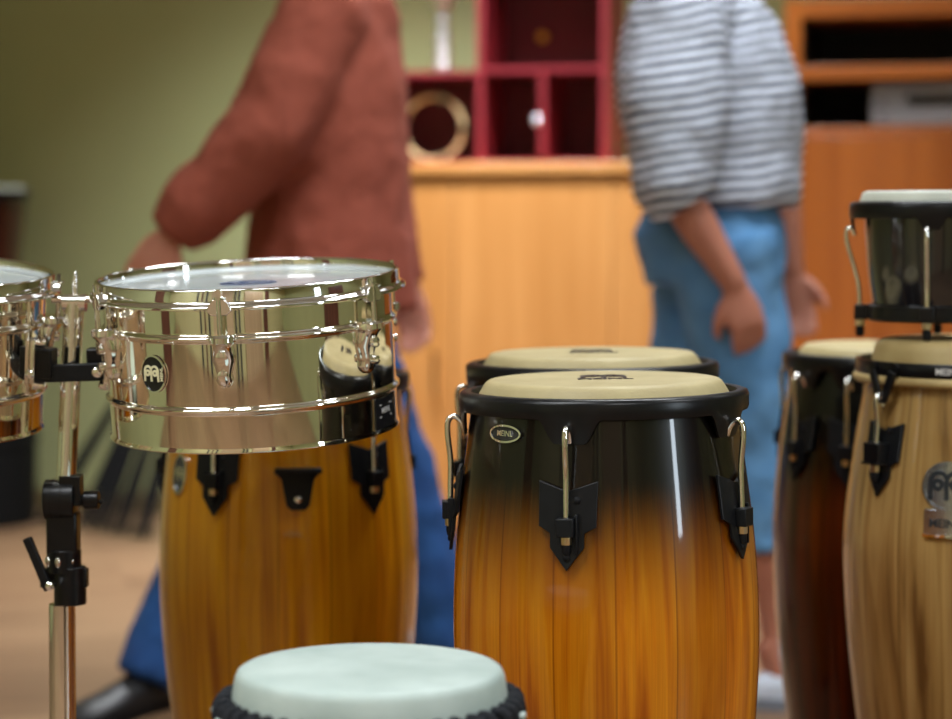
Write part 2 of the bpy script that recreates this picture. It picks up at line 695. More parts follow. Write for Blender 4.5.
# silver oval badge under the hoop
b = bm_()
oval_ring(b, .0235, .0098, .0022, .001, .0035)
badge = obj('badge', wrap(b, BA1, [(r, z + .052) for r, z in prof1], False), CHROME, c1)
badge.location.z = -.052
b = bm_()
oval(b, .0205, .0070, .0008, .0018)
bp = obj('badge_plate', wrap(b, BA1, [(r, z + .052) for r, z in prof1], False), plain('dark_badge_enamel', (.02, .02, .02, 1), .3, noise=.1), badge)
b = to_uoz(text_bm('MEINL', .0085, .0004, 0, .0002), .0022)
obj('lettering', wrap(b, BA1, [(r, z + .052) for r, z in prof1], False), CHROME, badge, False)
finish(c1, H1)

# conga right behind it ------------------------------------------------------
A2 = [-8 + 72 * k for k in range(5)]
c2, prof2, H2 = std_conga('conga', 'second sunburst conga standing directly behind the nearest one, mostly hidden, cream head showing', 592, 351.5, 2.86, A2, BURST2, CREAM, tilt=(0, R(-.6)))
finish(c2, H2)

# amber conga under/behind the timbale --------------------------------------
A3 = [ang(215, 288, 3.06, .174) + 72 * k for k in range(5)]
c3, prof3, H3 = std_conga('conga', 'amber honey coloured conga standing behind the chrome timbale, its head hidden', 288, 362, 3.06, A3, AMBER, CREAM)
BA3 = ang(184, 288, 3.06, .163)
off = [(r, z + .143) for r, z in prof3]
b = bm_()
oval_ring(b, .0165, .0270, .0028, .001, .0040)
badge = obj('badge', wrap(b, BA3, off, False), CHROME, c3)
badge.location.z = -.143
b = bm_()
oval(b, .0140, .0245, .0008, .0022)
obj('badge_plate', wrap(b, BA3, off, False), plain('grey_badge_enamel', (.10, .11, .12, 1), .2, .6, noise=.1), badge)
b = to_uoz(mark_bm(.020), .0026)
obj('badge_mark', wrap(b, BA3, off, False), CHROME, badge, False)
BC3 = ang(297, 288, 3.06, .17)
# black mounting clip between the two front lugs
b = bm_()
prism(b, [(-.026, -.128), (.026, -.128), (.026, -.136), (.020, -.142), (.014, -.176), (.009, -.182), (-.009, -.182), (-.014, -.176), (-.020, -.142), (-.026, -.136)], .001, .008)
clip = obj('mounting_clip', wrap(b, BC3, prof3), PLATE, c3, True, .001)
b = bm_()
box(b, -.027, .027, .006, .020, -.134, -.127)
obj('clip_lip', wrap(b, BC3, prof3), PLATE, clip, True, .001)
b = bm_()
sphere(b, (0, .008, -.168), .005, (1, .5, 1), 12)
obj('screw', wrap(b, BC3, prof3, False), CHROME, clip)
b = to_uoz(text_bm('MEINL', .009, .0003), .001, 0, -.215)
obj('lettering', wrap(b, BC3 - 2, prof3, False), plain('gold_print', lin(214, 168, 92), .4, noise=.05), c3, False)
finish(c3, H3)
c3.scale = (1.03, 1.03, 1)

# dark red conga at right, behind -------------------------------------------
A4 = [ang(801, 899, 3.27, .174), ang(853, 899, 3.27, .174), 40, 112, 184, 240]
c4, prof4, H4 = std_conga('conga', 'dark red-brown conga with black top standing behind the pale wood conga', 894, 344, 3.27, A4, DARKRED, CREAM, tilt=(0, R(.4)))
finish(c4, H4)

# natural wood conga at right ------------------------------------------------
A5 = [ang(877, 985, 2.9, .18) + 72 * k for k in range(5)]
H5pts = [(.1530, -.040), (.1560, -.07), (.1640, -.12), (.1725, -.18), (.1790, -.24), (.1800, -.29), (.1765, -.36), (.1680, -.45), (.1540, -.55), (.1370, -.66), (.1250, -.74), (.1200, -.775)]
root, prof5, H5 = conga('conga', 'pale natural wood conga with thin flat black hoop and round badge, under the bongo', 985, 338, 2.9, A5, NATURAL, CREAM2, shell_pts=H5pts)
c5 = root
b = bm_()
lathe(b, [(0, 0), (.06, 0), (.118, -.0002), (.130, -.0010), (.136, -.0034), (.1395, -.008), (.1420, -.014), (.1455, -.030), (.1475, -.038), (.1600, -.0445), (.1665, -.0440), (.1695, -.0475), (.1695, -.0525), (.166, -.056), (.158, -.056), (.153, -.05)], 128)
obj('head', b, CREAM2, root, True, 0, 60)
b = bm_()
lathe(b, [(.1595, -.0270), (.1605, -.0260), (.1655, -.0260), (.1665, -.0275), (.1665, -.0430), (.1655, -.0445), (.1605, -.0445), (.1595, -.0430)], 128, True)
hoop = obj('counterhoop', b, BLACK, root)
b = to_uoz(text_bm('MEINL', .0115, .0003, 0, .0002), .1670, 0, -.0352)
obj('lettering', wrap(b, ang(948, 985, 2.9, .167), None, False), WHITE_INK, hoop, False)
for a in A5:
    b = bm_()
    for sg in (-1, 1):
        tube(b, [(sg * .020, .1650, -.0330), (sg * .020, .1720, -.0330)], .0062, 14)
    parts('clamp_bolt', wrap(b, a, None, False), BLACK, hoop)
    for sg in (-1, 1):
        b = bm_()
        prism(b, [(sg * .0255, -.040), (sg * .0135, -.036), (sg * -.002, -.074), (sg * .004, -.079), (sg * .009, -.077)], .1700, .1745)
        obj('clamp_arm', wrap(b, a, None, False), BLACK, hoop, True, .001)
    b = bm_()
    pr = [(u, z - .004) for u, z in ARROW]
    prism(b, pr, .001, .006)
    pl = obj('lug_plate', wrap(b, a, prof5), PLATE, root, True, .001)
    b = bm_()
    box(b, -.0145, .0145, .170, .190, -.152, -.128)
    obj('bracket', wrap(b, a, None, False), BLACK, pl, True, .001)
    b = bm_()
    box(b, -.0165, .0165, .168, .192, -.1555, -.152)
    obj('bracket_lip', wrap(b, a, None, False), BLACK, pl, True, .001)
    b = bm_()
    sphere(b, (.012, .007, -.112), .005, (1, .5, 1), 12)
    sphere(b, (0, .007, -.182), .004, (1, .5, 1), 12)
    parts('screw', wrap(b, a, prof5, False), RUBBER, pl)
    b = bm_()
    tube(b, [(0, .1700, -.082), (0, .1705, -.072), (0, .1765, -.066), (0, .1810, -.070), (0, .1810, -.082), (0, .1775, -.105), (0, .1805, -.130), (0, .1810, -.150)], .0034, 12, smooth=2)
    obj('tension_rod', wrap(b, a, None, False), CHROME, root)
    b = bm_()
    tube(b, [(0, .181, -.1555), (0, .181, -.1650)], .0062, 8)
    obj('nut', wrap(b, a, None, False), BRASS, root)
    b = bm_()
    tube(b, [(0, .181, -.1645), (0, .181, -.171), (0, .181, -.177), (0, .181, -.179)], [.0055, .0062, .005, .001], 12)
    obj('rod_cap', wrap(b, a, None, False), RUBBER, root)
# chrome badge: disc with the mark, rectangle below with lettering
BA5 = ang(949, 985, 2.9, .175)
off5 = [(r, z + .176) for r, z in prof5]
b = bm_()
oval(b, .0300, .0300, .001, .0035)
oval_ring(b, .0305, .0305, .0030, .001, .0055)
bd = obj('badge', wrap(b, BA5, off5), plain('brushed_badge_metal', (.55, .58, .60, 1), .25, 1, noise=.1, scale=200), root)
bd.location.z = -.176
b = to_uoz(mark_bm(.040), .0042)
obj('badge_mark', wrap(b, BA5, off5), plain('badge_dark_fill', (.02, .025, .03, 1), .3, noise=.1), bd, False)
b = bm_()
prism(b, [(-.0275, -.029), (.0275, -.029), (.0275, -.063), (-.0275, -.063)], .001, .004)
pl = obj('badge_plate', wrap(b, BA5, off5), MATS['brushed_badge_metal'], bd, True, .0008)
b = to_uoz(text_bm('MEINL', .0145, .0004, 0, .0003), .0046, 0, -.046)
obj('lettering', wrap(b, BA5, off5, False), MATS['badge_dark_fill'], pl, False)
b = bm_()
box(b, -.0275, .0275, .001, .0065, -.063, -.0595)
obj('badge_lip', wrap(b, BA5, off5), CHROME, pl)
finish(c5, H5)

# bongo standing on the natural conga ----------------------------------------
tb = P(934, 190, 2.905)
base = Vector((tb.x, tb.y, c5.location.z + H5 + .0006))
HB = .1905
bg = thing('bongo', 'small black bongo drum with pale head standing on top of the pale wood conga', 'bongo drum', base)
BPROF = [(.0885, -.025), (.0870, -.060), (.0830, -.110), (.0770, -.150), (.0745, -.166)]
bprof = smooth_prof(BPROF, 6)
b = bm_()
lathe(b, bprof + [(.068, -.166), (.068, -.150)], 96)
obj('shell', b, plain('gloss_black_lacquer', (.010, .009, .011, 1), .12, noise=.1, Coat_Weight=1.0, Coat_Roughness=.03), bg)
b = bm_()
lathe(b, [(0, 0), (.05, 0), (.086, -.0002), (.0900, -.0015), (.0920, -.0040), (.0950, -.0125), (.0965, -.016), (.0965, -.020)], 96)
obj('head', b, PALE, bg, True, 0, 60)
AB = [ang(928, 934, 2.905, .1) + 3 + 90 * k for k in range(4)]
comfort_hoop(bg, AB, .1085, .0955, -.0135, -.036, -.050, earw=.020)
b = bm_()
lathe(b, [(.0755, -.1475), (.0800, -.1470), (.0835, -.1490), (.0835, -.1660), (.0800, -.1690), (.0750, -.1690)], 96, True)
ring = obj('bottom_ring', b, BLACK, bg)
for a in AB:
    b = bm_()
    box(b, -.0085, .0085, .080, .1010, -.168, -.148)
    obj('ring_ear', wrap(b, a - 3, None, False), BLACK, ring, True, .0015)
    b = bm_()
    tube(b, [(0, .1015, -.058), (0, .1040, -.050), (0, .1095, -.047), (0, .1130, -.053), (0, .1120, -.066), (0, .1000, -.105), (0, .0945, -.125), (0, .0935, -.172)], .0029, 12, smooth=2)
    obj('tension_rod', wrap(b, a - 3, None, False), CHROME, bg)
    b = bm_()
    tube(b, [(0, .0935, -.1685), (0, .0935, -.1760)], .0066, 8)
    obj('nut', wrap(b, a - 3, None, False), BRASS, bg)
    b = bm_()
    tube(b, [(0, .0935, -.1758), (0, .0935, -.1775), (0, .0935, -.186), (0, .0935, -.1898), (0, .0935, -.1905)], [.0035, .0058, .0060, .0045, .002], 12)
    obj('rubber_tip', wrap(b, a - 3, None, False), RUBBER, bg)
finish(bg, HB)

# ------------------------------------------------------------ timbales
def timbale(name, label, px, py, D, rot, lug0, badge_ang, r=.166, logo=True, sticker=None):
    k = r / .166
    top = P(px, py, D)
    mat = Euler(rot).to_matrix()
    root = thing(name, label, 'timbale', top - mat @ Vector((0, 0, .178)), rot)
    q = lambda L: [(a * k, z) for a, z in L]
    b = bm_()
    lathe(b, q([(.1600, -.018), (.1640, -.0165), (.1655, -.018), (.1655, -.0185), (.1655, -.0475), (.1655, -.048), (.1668, -.0505), (.1695, -.0525), (.1695, -.0550), (.1668, -.0570), (.1650, -.0588), (.1650, -.0592), (.1650, -.0600),
                (.1650, -.1260), (.1650, -.1268), (.1650, -.1272), (.1668, -.1290), (.1690, -.1305), (.1690, -.1330), (.1662, -.1350), (.1652, -.1370), (.1652, -.1376), (.1652, -.1725), (.1652, -.1732), (.1672, -.1760), (.1668, -.1778), (.1640, -.1780), (.1625, -.1760), (.1625, -.02)]), 160)
    sh = obj('shell', b, STEEL, root, True, 0, 60)
    b = bm_()
    lathe(b, q([(0, -.0115), (.08, -.0115), (.150, -.0115), (.1600, -.0120), (.1690, -.0135), (.1690, -.0165), (.1640, -.0165)]), 128)
    obj('head', b, FILM, root, True, 0, 60)
    b = bm_()
    lathe(b, q([(.1700, -.0165), (.1700, -.0010), (.1712, .0004), (.1730, .0004), (.1740, -.0010), (.1742, -.0120), (.1752, -.0150), (.1790, -.0165), (.1812, -.0180), (.1812, -.0205), (.1790, -.0215), (.1735, -.0205)]), 160, True)
    hoop = obj('counterhoop', b, CHROME, root, True, 0, 60)
    bm = text_bm('MEINL', .022 * k, .0003, 0, .0006)
    b2 = bm_()
    oval_ring(b2, .033, .020, .003, -.0003, .0003)
    for v in b2.verts:
        v.co = (v.co.x, v.co.z, v.co.y)
    me = bpy.data.meshes.new('t'); b2.to_mesh(me); bm.from_mesh(me); b2.free()
    bmesh.ops.translate(bm, verts=bm.verts, vec=(0, 0, -.0109))
    obj('lettering', bm, INKBLUE, root, False)
    prf = [(.1652 * k, 0), (.1652 * k, -.2)]
    for i in range(6):
        a = lug0 + 60 * i
        # claw on the hoop, rod, lug
        b = bm_()
        prism(b, [(-.013, -.0215), (-.010, -.014), (-.006, -.009), (.006, -.009), (.010, -.014), (.013, -.0215), (.008, -.0265), (-.008, -.0265)], .0085, .0165)
        lg = obj('hoop_claw', wrap(b, a, prf, False), CHROME, hoop, True, .001)
        b = bm_()
        pts = [(0, .0145, -.002), (0, .0145, -.058)]
        tube(b, [(0, .0145, .001), (0, .0145, -.007)], .0034, 4)
        tube(b, [(0, .0145, -.007), (0, .0145, -.009)], .0062, 14)
        tube(b, pts[:0] + [(0, .0145, -.009), (0, .0145, -.056)], .0030, 12)
        obj('tension_rod', wrap(b, a, prf, False), CHROME, root)
        b = bm_()
        # tulip lug: top socket, flared body with two bosses, pointed tail
        n0 = []
        secs = [(-.0475, .0135, .006, .020), (-.050, .0145, .004, .0225), (-.056, .0145, .003, .0225), (-.060, .0105, .0, .0185), (-.066, .0118, .0, .0140), (-.076, .0125, .0, .0115), (-.084, .0100, .0, .0105), (-.092, .0080, .0, .0110), (-.098, .0095, .0, .0105), (-.103, .0070, .0, .0080), (-.106, .0025, .0, .0045)]
        rows = []
        for z, w, o0, o1 in secs:
            row = []
            for jj in range(17):
                t = PI * jj / 16
                row.append(b.verts.new((w * math.cos(t), o0 * .0 + (o1) * math.sin(t) ** .7 if 0 < jj < 16 else 0.0, z)))
            rows.append(row)
        grid_faces(b, rows, True)
        b.faces.new(rows[0]); b.faces.new(rows[-1])
        lug = obj('lug', wrap(b, a, prf, False), CHROME, root, True, 0, 40)
        b = bm_()
        for zz, rr in ((-.071, .0058), (-.0905, .0048)):
            tube(b, [(0, .008, zz), (0, .0165, zz), (0, .0172, zz)], [rr, rr, rr * .6], 14)
        parts('lug_bolt', wrap(b, a, prf, False), CHROME, lug)
    b = bm_()
    oval(b, .0165, .0195, .0008, .0018, zc=-.092)
    bd = obj('badge', wrap(b, badge_ang, prf), plain('black_badge_enamel', (.008, .008, .008, 1), .25, noise=.1), root)
    b = bm_()
    oval_ring(b, .0175, .0205, .0016, .0008, .0030)
    for v in b.verts:
        v.co.z -= .092
    obj('badge_rim', wrap(b, badge_ang, prf), CHROME, bd)
    b = to_uoz(mark_bm(.0195), .0022, -.0025, -.092)
    obj('badge_mark', wrap(b, badge_ang, prf, False), plain('pale_gold_print', lin(228, 222, 180), .35, noise=.03), bd, False)
    bm = text_bm('MEINL', .0055, .0003, 0, .0001)
    bmesh.ops.rotate(bm, verts=bm.verts, cent=(0, 0, 0), matrix=Matrix.Rotation(R(90), 3, 'Z'))
    b = to_uoz(bm, .0021, .0118, -.092)
    obj('badge_lettering', wrap(b, badge_ang, prf, False), MATS['pale_gold_print'], bd, False)
    if sticker is not None:
        b = bm_()
        prism(b, [(-.026, -.1385), (.026, -.1385), (.026, -.1725), (-.026, -.1725)], .0002, .0008)
        st = obj('sticker', wrap(b, sticker, prf), plain('black_sticker', (.012, .012, .014, 1), .3, noise=.1), root, False)
        bm = text_bm('MEINL', .0085, .0001, 0, .0002)
        b = to_uoz(bm, .0010, -.001, -.153)
        obj('lettering', wrap(b, sticker, prf, False), WHITE_INK, st, False)
        b = bm_()
        prism(b, [(-.017, -.1590), (.015, -.1590), (.015, -.1605), (-.017, -.1605)], .0008, .0012)
        prism(b, [(-.017, -.1455), (.015, -.1455), (.015, -.1470), (-.017, -.1470)], .0008, .0012)
        parts('sticker_rule', wrap(b, sticker, prf, False), WHITE_INK, st, False)
    finish(root, .178)
    root.scale = (1.025, 1.025, 1.04)
    root.location = top - mat @ Vector((0, 0, .178 * 1.04))
    return root


TD = 2.63
t1 = timbale('timbale', 'large chrome timbale in full view in front of the amber conga, white head', 247.5, 273, TD, (R(4.6), R(-2.2), 0), ang(218, 247.5, TD, .178), ang(151, 247.5, TD, .166), sticker=ang(377, 247.5, TD, .166))
t2 = timbale('timbale', 'chrome timbale cut off by the left edge of the picture', -104, 268, TD + .01, (R(4.6), R(3.0), 0), 36, 10, r=.172)


def drum_clamp(root, ang_, k=1.0, sg=1):
    """chrome mounting bracket with eye bolt on the side of a timbale"""
    prf = [(.1652 * k, 0), (.1652 * k, -.2)]
    b = bm_()
    prism(b, [(-.014, -.068), (.014, -.068), (.016, -.080), (.016, -.118), (.010, -.126), (-.010, -.126), (-.016, -.118), (-.016, -.080)], .000, .006)
    m = obj('mount_plate', wrap(b, ang_, prf), CHROME, root, True, .001)
    b = bm_()
    box(b, -.010, .010, .005, .024, -.112, -.078)
    obj('mount_block', wrap(b, ang_, prf, False), BLACK, m, True, .002)
    b = bm_()
    for zz in (-.073, -.121):
        tube(b, [(0, .004, zz), (0, .011, zz), (0, .013, zz)], [.0055, .0055, .003], 12)
    parts('mount_bolt', wrap(b, ang_, prf, False), CHROME, m)
    m.location.z += .178


drum_clamp(t1, -88)
drum_clamp(t2, 80, .172 / .166)

# ------------------------------------------------------------ timbale stand
D0 = TD + .012
foot = P(60, 800, D0)
base = Vector((P(60, 719, D0).x - .004, D0, 0))
st = thing('timbale_stand', 'chrome and black stand holding the two chrome timbales, with wing lever and tilting joint', 'drum stand', base)


def L(px, py, D=D0):
    return P(px, py, D) - base


b = bm_()
tube(b, [L(74, 303), L(66, 484)], .0118, 32)
obj('upper_tube', b, CHROME, st)
b = bm_()
box(b, *[0] * 6) if False else None
tube(b, [L(52, 299.5), L(93, 299.5)], .0045, 16)
tube(b, [L(63, 303), L(86, 303)], .0105, 20)
cr = obj('cross_bar', b, CHROME, st)
b = bm_()
tube(b, [L(75, 304), L(75, 274), L(75, 271.5)], [.0032, .0032, .0018], 14)
obj('memory_rod', b, CHROME, cr)
# black bar joining the drums, in front of the tube
b = bm_()
p = L(15, 374.5, TD - .016); q = L(104, 371.5, TD - .016)
d = (q - p)
box(b, 0, d.length, -.006, .006, -.0105, .0105)
bmesh.ops.rotate(b, verts=b.verts, cent=(0, 0, 0), matrix=Matrix.Rotation(-math.atan2(d.z, d.x), 3, 'Y'))
bmesh.ops.translate(b, verts=b.verts, vec=p)
bar = obj('holder_bar', b, PLATE, st, True, .002)
b = bm_()
for px in (30, 98):
    c = L(px, 374 if px < 60 else 372, TD - .022)
    tube(b, [c + Vector((0, .004, 0)), c + Vector((0, -.006, 0)), c + Vector((0, -.008, 0))], [.0062, .0062, .003], 12)
parts('bar_bolt', b, CHROME, bar)
# joint
b = bm_()
c = L(61, 500)
tube(b, [c + Vector((-.019, 0, 0)), c + Vector((-.018, 0, 0)), c + Vector((.017, 0, 0)), c + Vector((.018, 0, 0))], [.022, .0245, .0245, .022], 36)
box(b, c.x + .000, c.x + .025, -.014, .014, c.z - .006, c.z + .030)
jt = obj('tilt_joint', b, BLACK, st, True, .001)
b = bm_()
for dx in (-.009, .003):
    tube(b, [c + Vector((dx - .0006, 0, 0)), c + Vector((dx + .0006, 0, 0))], .0249, 36)
parts('joint_groove', b, plain('dark_gap', (.001, .001, .001, 1), .8, noise=.1), jt)
b = bm_()
kx = L(84, 500); ke = L(99, 500)
tube(b, [L(76, 500), kx], .0075, 16)
tube(b, [kx, ke], .0110, 20)
tube(b, [ke, ke + Vector((.004, 0, -.004))], .003, 10)
obj('joint_knob', b, BLACK, jt, True, .001)
b = bm_()
a0, a1 = L(48, 520), L(79, 550)
box(b, a0.x, a1.x, -.015, .015, a1.z - .004, a0.z + .010)
obj('joint_block', b, BLACK, st, True, .003)
b = bm_()
a0, a1 = L(46, 549), L(82, 572)
cx = (a0.x + a1.x) / 2
tube(b, [(cx, 0, a1.z), (cx, 0, a1.z + .004), (cx, 0, a0.z)], .0205, 28)
cl = obj('collar', b, BLACK, st, True, .001)
b = bm_()
for px in (50, 61, 73):
    c = L(px, 560)
    sphere(b, (c.x, -.0195 if px == 61 else -.0135, c.z), .0055, (.7, .6, 1.2), 12)
parts('collar_screw', b, CHROME, cl)
b = bm_()
a0, a1 = L(41, 568), L(88, 587)
box(b, a0.x, a1.x, -.008, .008, a1.z, a0.z)
tube(b, [((L(47, 0).x + L(80, 0).x) / 2, 0, L(0, 604).z), ((L(47, 0).x + L(80, 0).x) / 2, 0, L(0, 566).z)], .0192, 28)
cp = obj('clamp', b, BLACK, st, True, .0015)
b = bm_()
u, v = L(27, 538, TD - .020), L(49, 590, TD - .020)
tube(b, [u, v], .0072, 4)
obj('wing_lever', b, PLATE, cp, True, .0015)
b = bm_()
c = L(50, 586, TD - .026)
tube(b, [c + Vector((0, .02, 0)), c + Vector((0, -.004, 0)), c + Vector((0, -.006, 0))], [.005, .005, .002], 12)
obj('lever_bolt', b, CHROME, cp)
b = bm_()
xl = L(62.5, 640).x
tube(b, [(xl, 0, L(0, 604).z), (xl - .002, 0, .10)], .0158, 32)
obj('lower_tube', b, CHROME, st)
b = bm_()
tube(b, [(xl - .001, 0, .30), (xl - .001, 0, .25)], .022, 24)
obj('leg_collar', b, BLACK, st)
for k in range(3):
    a = R(200 + 120 * k)
    dx, dy = math.cos(a), math.sin(a)
    b = bm_()
    tube(b, [(xl + dx * .018, dy * .018, .27), (xl + dx * .16, dy * .16, .09), (xl + dx * .27, dy * .27, .0125)], .009, 14, smooth=1)
    lg = obj('leg', b, CHROME, st)
    b = bm_()
    tube(b, [(xl + dx * .245, dy * .245, .028), (xl + dx * .285, dy * .285, .0125)], .0122, 14)
    obj('rubber_foot', b, RUBBER, lg)

# ------------------------------------------------------------ djembe in front
tp = P(370, 666, 2.03)
HD = tp.z
dj = thing('djembe', 'djembe with pale blue-white head and black rope collar, lowest in the picture', 'djembe drum', (tp.x, tp.y, 0))
dj.scale = (.945, .945, 1)
b = bm_()
lathe(b, [(0, HD), (.06, HD), (.118, HD - .0003), (.1248, HD - .0010), (.1288, HD - .0035), (.1312, HD - .0085), (.1335, -.022 + HD), (.1350, -.034 + HD), (.1360, -.046 + HD), (.133, -.06 + HD)], 128)
obj('head', b, GOAT, dj, True, 0, 60)
b = bm_()
pr = smooth_prof([(.130, HD - .04), (.127, HD - .09), (.112, HD - .16), (.082, HD - .23), (.056, HD - .28), (.052, HD - .31), (.066, HD - .38), (.088, HD - .46), (.102, .004), (.102, 0)], 6)
lathe(b, pr, 96)
obj('shell', b, OLDRED, dj)
b = bm_()
nk = 46
for row, (zr, rr) in enumerate(((-.036, .139), (-.050, .1405))):
    tube_pts = []
    seg = 240
    rows = []
    for i in range(seg):
        a = 2 * PI * i / seg
        w = .0016 * math.sin(a * nk + row * 2)
        rows.append([b.verts.new(((rr + w + .0065 * math.cos(t)) * math.sin(a), -(rr + w + .0065 * math.cos(t)) * math.cos(a), HD + zr + .0016 * math.sin(a * nk * .5) + .0065 * math.sin(t))) for t in [2 * PI * q / 10 for q in range(10)]])
    grid_faces(b, rows, True, True)
rg = obj('rope_collar', b, ROPE, dj)
for i in range(nk):
    a = 2 * PI * (i + random.uniform(-.12, .12)) / nk
    b = bm_()
    rr = .1412 + random.uniform(-.001, .002)
    tube(b, [((rr + o) * math.sin(a + du), -(rr + o) * math.cos(a + du), HD + z) for o, du, z in
             ((-.008, -.020, -.030), (.002, -.010, -.0285), (.007, .006, -.036), (.005, .020, -.046), (.008, .012, -.056), (-.002, .0, -.060))], .0054, 8, smooth=1)
    obj('rope_knot', b, ROPE, rg)
b = bm_()
for i in range(9):
    a = R(-88 + i * 21 + random.uniform(-6, 6))
    c = Vector((.1510 * math.sin(a), -.1510 * math.cos(a), HD - .040 + random.uniform(-.003, .003)))
    m = Matrix.Translation(c) @ Matrix.Rotation(a, 4, 'Z') @ Matrix.Diagonal((.0085, .0035, .0035, 1))
    bmesh.ops.create_uvsphere(b, u_segments=10, v_segments=6, radius=1, matrix=m)
parts('skin_tuck', b, GOAT, rg)
b = bm_()
for i in range(30):
    for sg in (-1, 1):
        a = 2 * PI * i / 30
        pts = []
        for t in range(6):
            z = HD - .055 - t * .036
            r = interp(pr, z) + .004
            aa = a + sg * t / 5 * PI / 30
            pts.append((r * math.sin(aa), -r * math.cos(aa), z))
        tube(b, pts, .0025, 6)
parts('rope_lacing', b, ROPE, dj)

# ------------------------------------------------------------ the room (turned 15 degrees)
YAW = R(-15)
cy, sy = math.cos(YAW), math.sin(YAW)


def RM(u, v, z=0):
    return Vector((u * cy - v * sy, u * sy + v * cy, z))


def UZ(px, py, v):
    """room coordinates (u,z) of pixel (px,py) on the plane v"""
    k = (px - 476) / FPX
    # X=kY ; v = -X*sy... inverse rotation: u = X*cy+Y*sy ; v = -X*sy+Y*cy
    Y = v / (-k * sy + cy)
    # pixel column nearly vertical: refine with P
    for _ in range(3):
        p = P(px, py, Y)
        Y *= v / (-p.x * sy + p.y * cy)
    p = P(px, py, Y)
    return p.x * cy + p.y * sy, p.z


VB, VF, UL, UR, HC = 6.64, -.9, -3.6, 2.6, 2.9
GREEN = plain('green_wall_paint', lin(166, 170, 122), .75, noise=.03, scale=3)
CEIL = plain('ceiling_paint', lin(214, 216, 214), .9, noise=.02, scale=4)


def room_obj(o):
    o.rotation_euler = (0, 0, YAW)
    return o


b = bm_(); box(b, UL - .2, UR + .2, VF - .2, VB + .2, -.1, 0)
room_obj(struct('floor', b, floor_mat()))
b = bm_(); box(b, UL - .2, UR + .2, VF - .2, VB + .2, HC, HC + .1)
room_obj(struct('ceiling', b, CEIL))
b = bm_(); box(b, UL - .2, UR + .2, VB, VB + .15, 0, HC)
room_obj(struct('wall_back', b, GREEN))


def wall_with_holes(bm, a0, a1, holes, z1, mk):
    """wall along a in [a0,a1]; holes (h0,h1,zlo,zhi)"""
    cur = a0
    for h0, h1, zl, zh in holes:
        mk(bm, cur, h0, 0, z1)
        mk(bm, h0, h1, 0, zl)
        mk(bm, h0, h1, zh, z1)
        cur = h1
    mk(bm, cur, a1, 0, z1)


FH = []
b = bm_()
wall_with_holes(b, UL - .2, UR + .2, FH, HC, lambda m, p, q, z0, z1: box(m, p, q, VF - .15, VF, z0, z1))
room_obj(struct('wall_front', b, plain('pale_wall_paint', lin(206, 200, 150), .75, noise=.03, scale=3)))
RH = [(1.12, 1.45, .75, 2.3)]
b = bm_()
wall_with_holes(b, VF, VB, RH, HC, lambda m, p, q, z0, z1: box(m, UR, UR + .15, p, q, z0, z1))
room_obj(struct('wall_right', b, GREEN))
b = bm_(); box(b, UL - .15, UL, VF, VB, 0, HC)
room_obj(struct('wall_left', b, GREEN))
WFR = plain('white_window_frame', lin(225, 225, 222), .4, noise=.02)
for h0, h1, zl, zh in RH:
    b = bm_()
    w = .045
    for p, q, z0, z1 in ((h0, h0 + w, zl, zh), (h1 - w, h1, zl, zh), (h0 + w, h1 - w, zl, zl + w), (h0 + w, h1 - w, zh - w, zh)):
        box(b, UR + .03, UR + .10, p, q, z0, z1)
    room_obj(struct('window_1', b, WFR))
# unseen brown door, beige panels and strips placed to band the chrome's reflections
BD1 = plank_wood('brown_door', lin(110, 66, 54), lin(74, 42, 34), 'Z')
b = bm_()
box(b, UL, UL + .05, -.3, .3, 0, 2.3)
room_obj(struct('door_1', b, BD1))
b = bm_()
box(b, -1.32, -.42, VF, VF + .06, 0, 2.3)
room_obj(struct('door_4', b, plank_wood('beige_panel_door', lin(204, 180, 146), lin(188, 162, 128), 'Z')))  # unseen panel added so the chrome shells mirror a beige band
b = bm_()
box(b, .1, 1.0, VF, VF + .06, 0, 2.3)
room_obj(struct('door_2', b, plank_wood('beige_door', lin(196, 170, 136), lin(176, 148, 116), 'Z')))  # second added beige panel, only there to be mirrored
DKSTRIP = plain('dark_trim_paint', lin(24, 30, 52), .5, noise=.05)
for i, (u_, wd_) in enumerate(((-1.97, .06), (-1.55, .06), (-1.75, .05), (-.33, .05), (-.16, .05), (1.15, .22))):  # upright strips added out of view as dark and brown reflected lines
    b = bm_()
    box(b, u_, u_ + wd_, VF, VF + .05, 0, 2.5)
    room_obj(struct('trim_%d' % (i + 1), b, BD1 if i in (2, 5) else DKSTRIP))
b = bm_()
box(b, UR - .05, UR, 1.9, 2.7, 0, 2.1)
room_obj(struct('door_3', b, BD1))
b = bm_()
box(b, UL, UR, VB - .012, VB, 0, .07)
room_obj(struct('baseboard_back', b, plain('baseboard_paint', lin(120, 104, 70), .5, noise=.05)))

# ceiling lights (mesh panels that emit)


def emit(name, col, s):
    m, n, b = nt(name)
    setp(b, Base_Color=(.8, .8, .8, 1), Emission_Color=col, Emission_Strength=s)
    return m


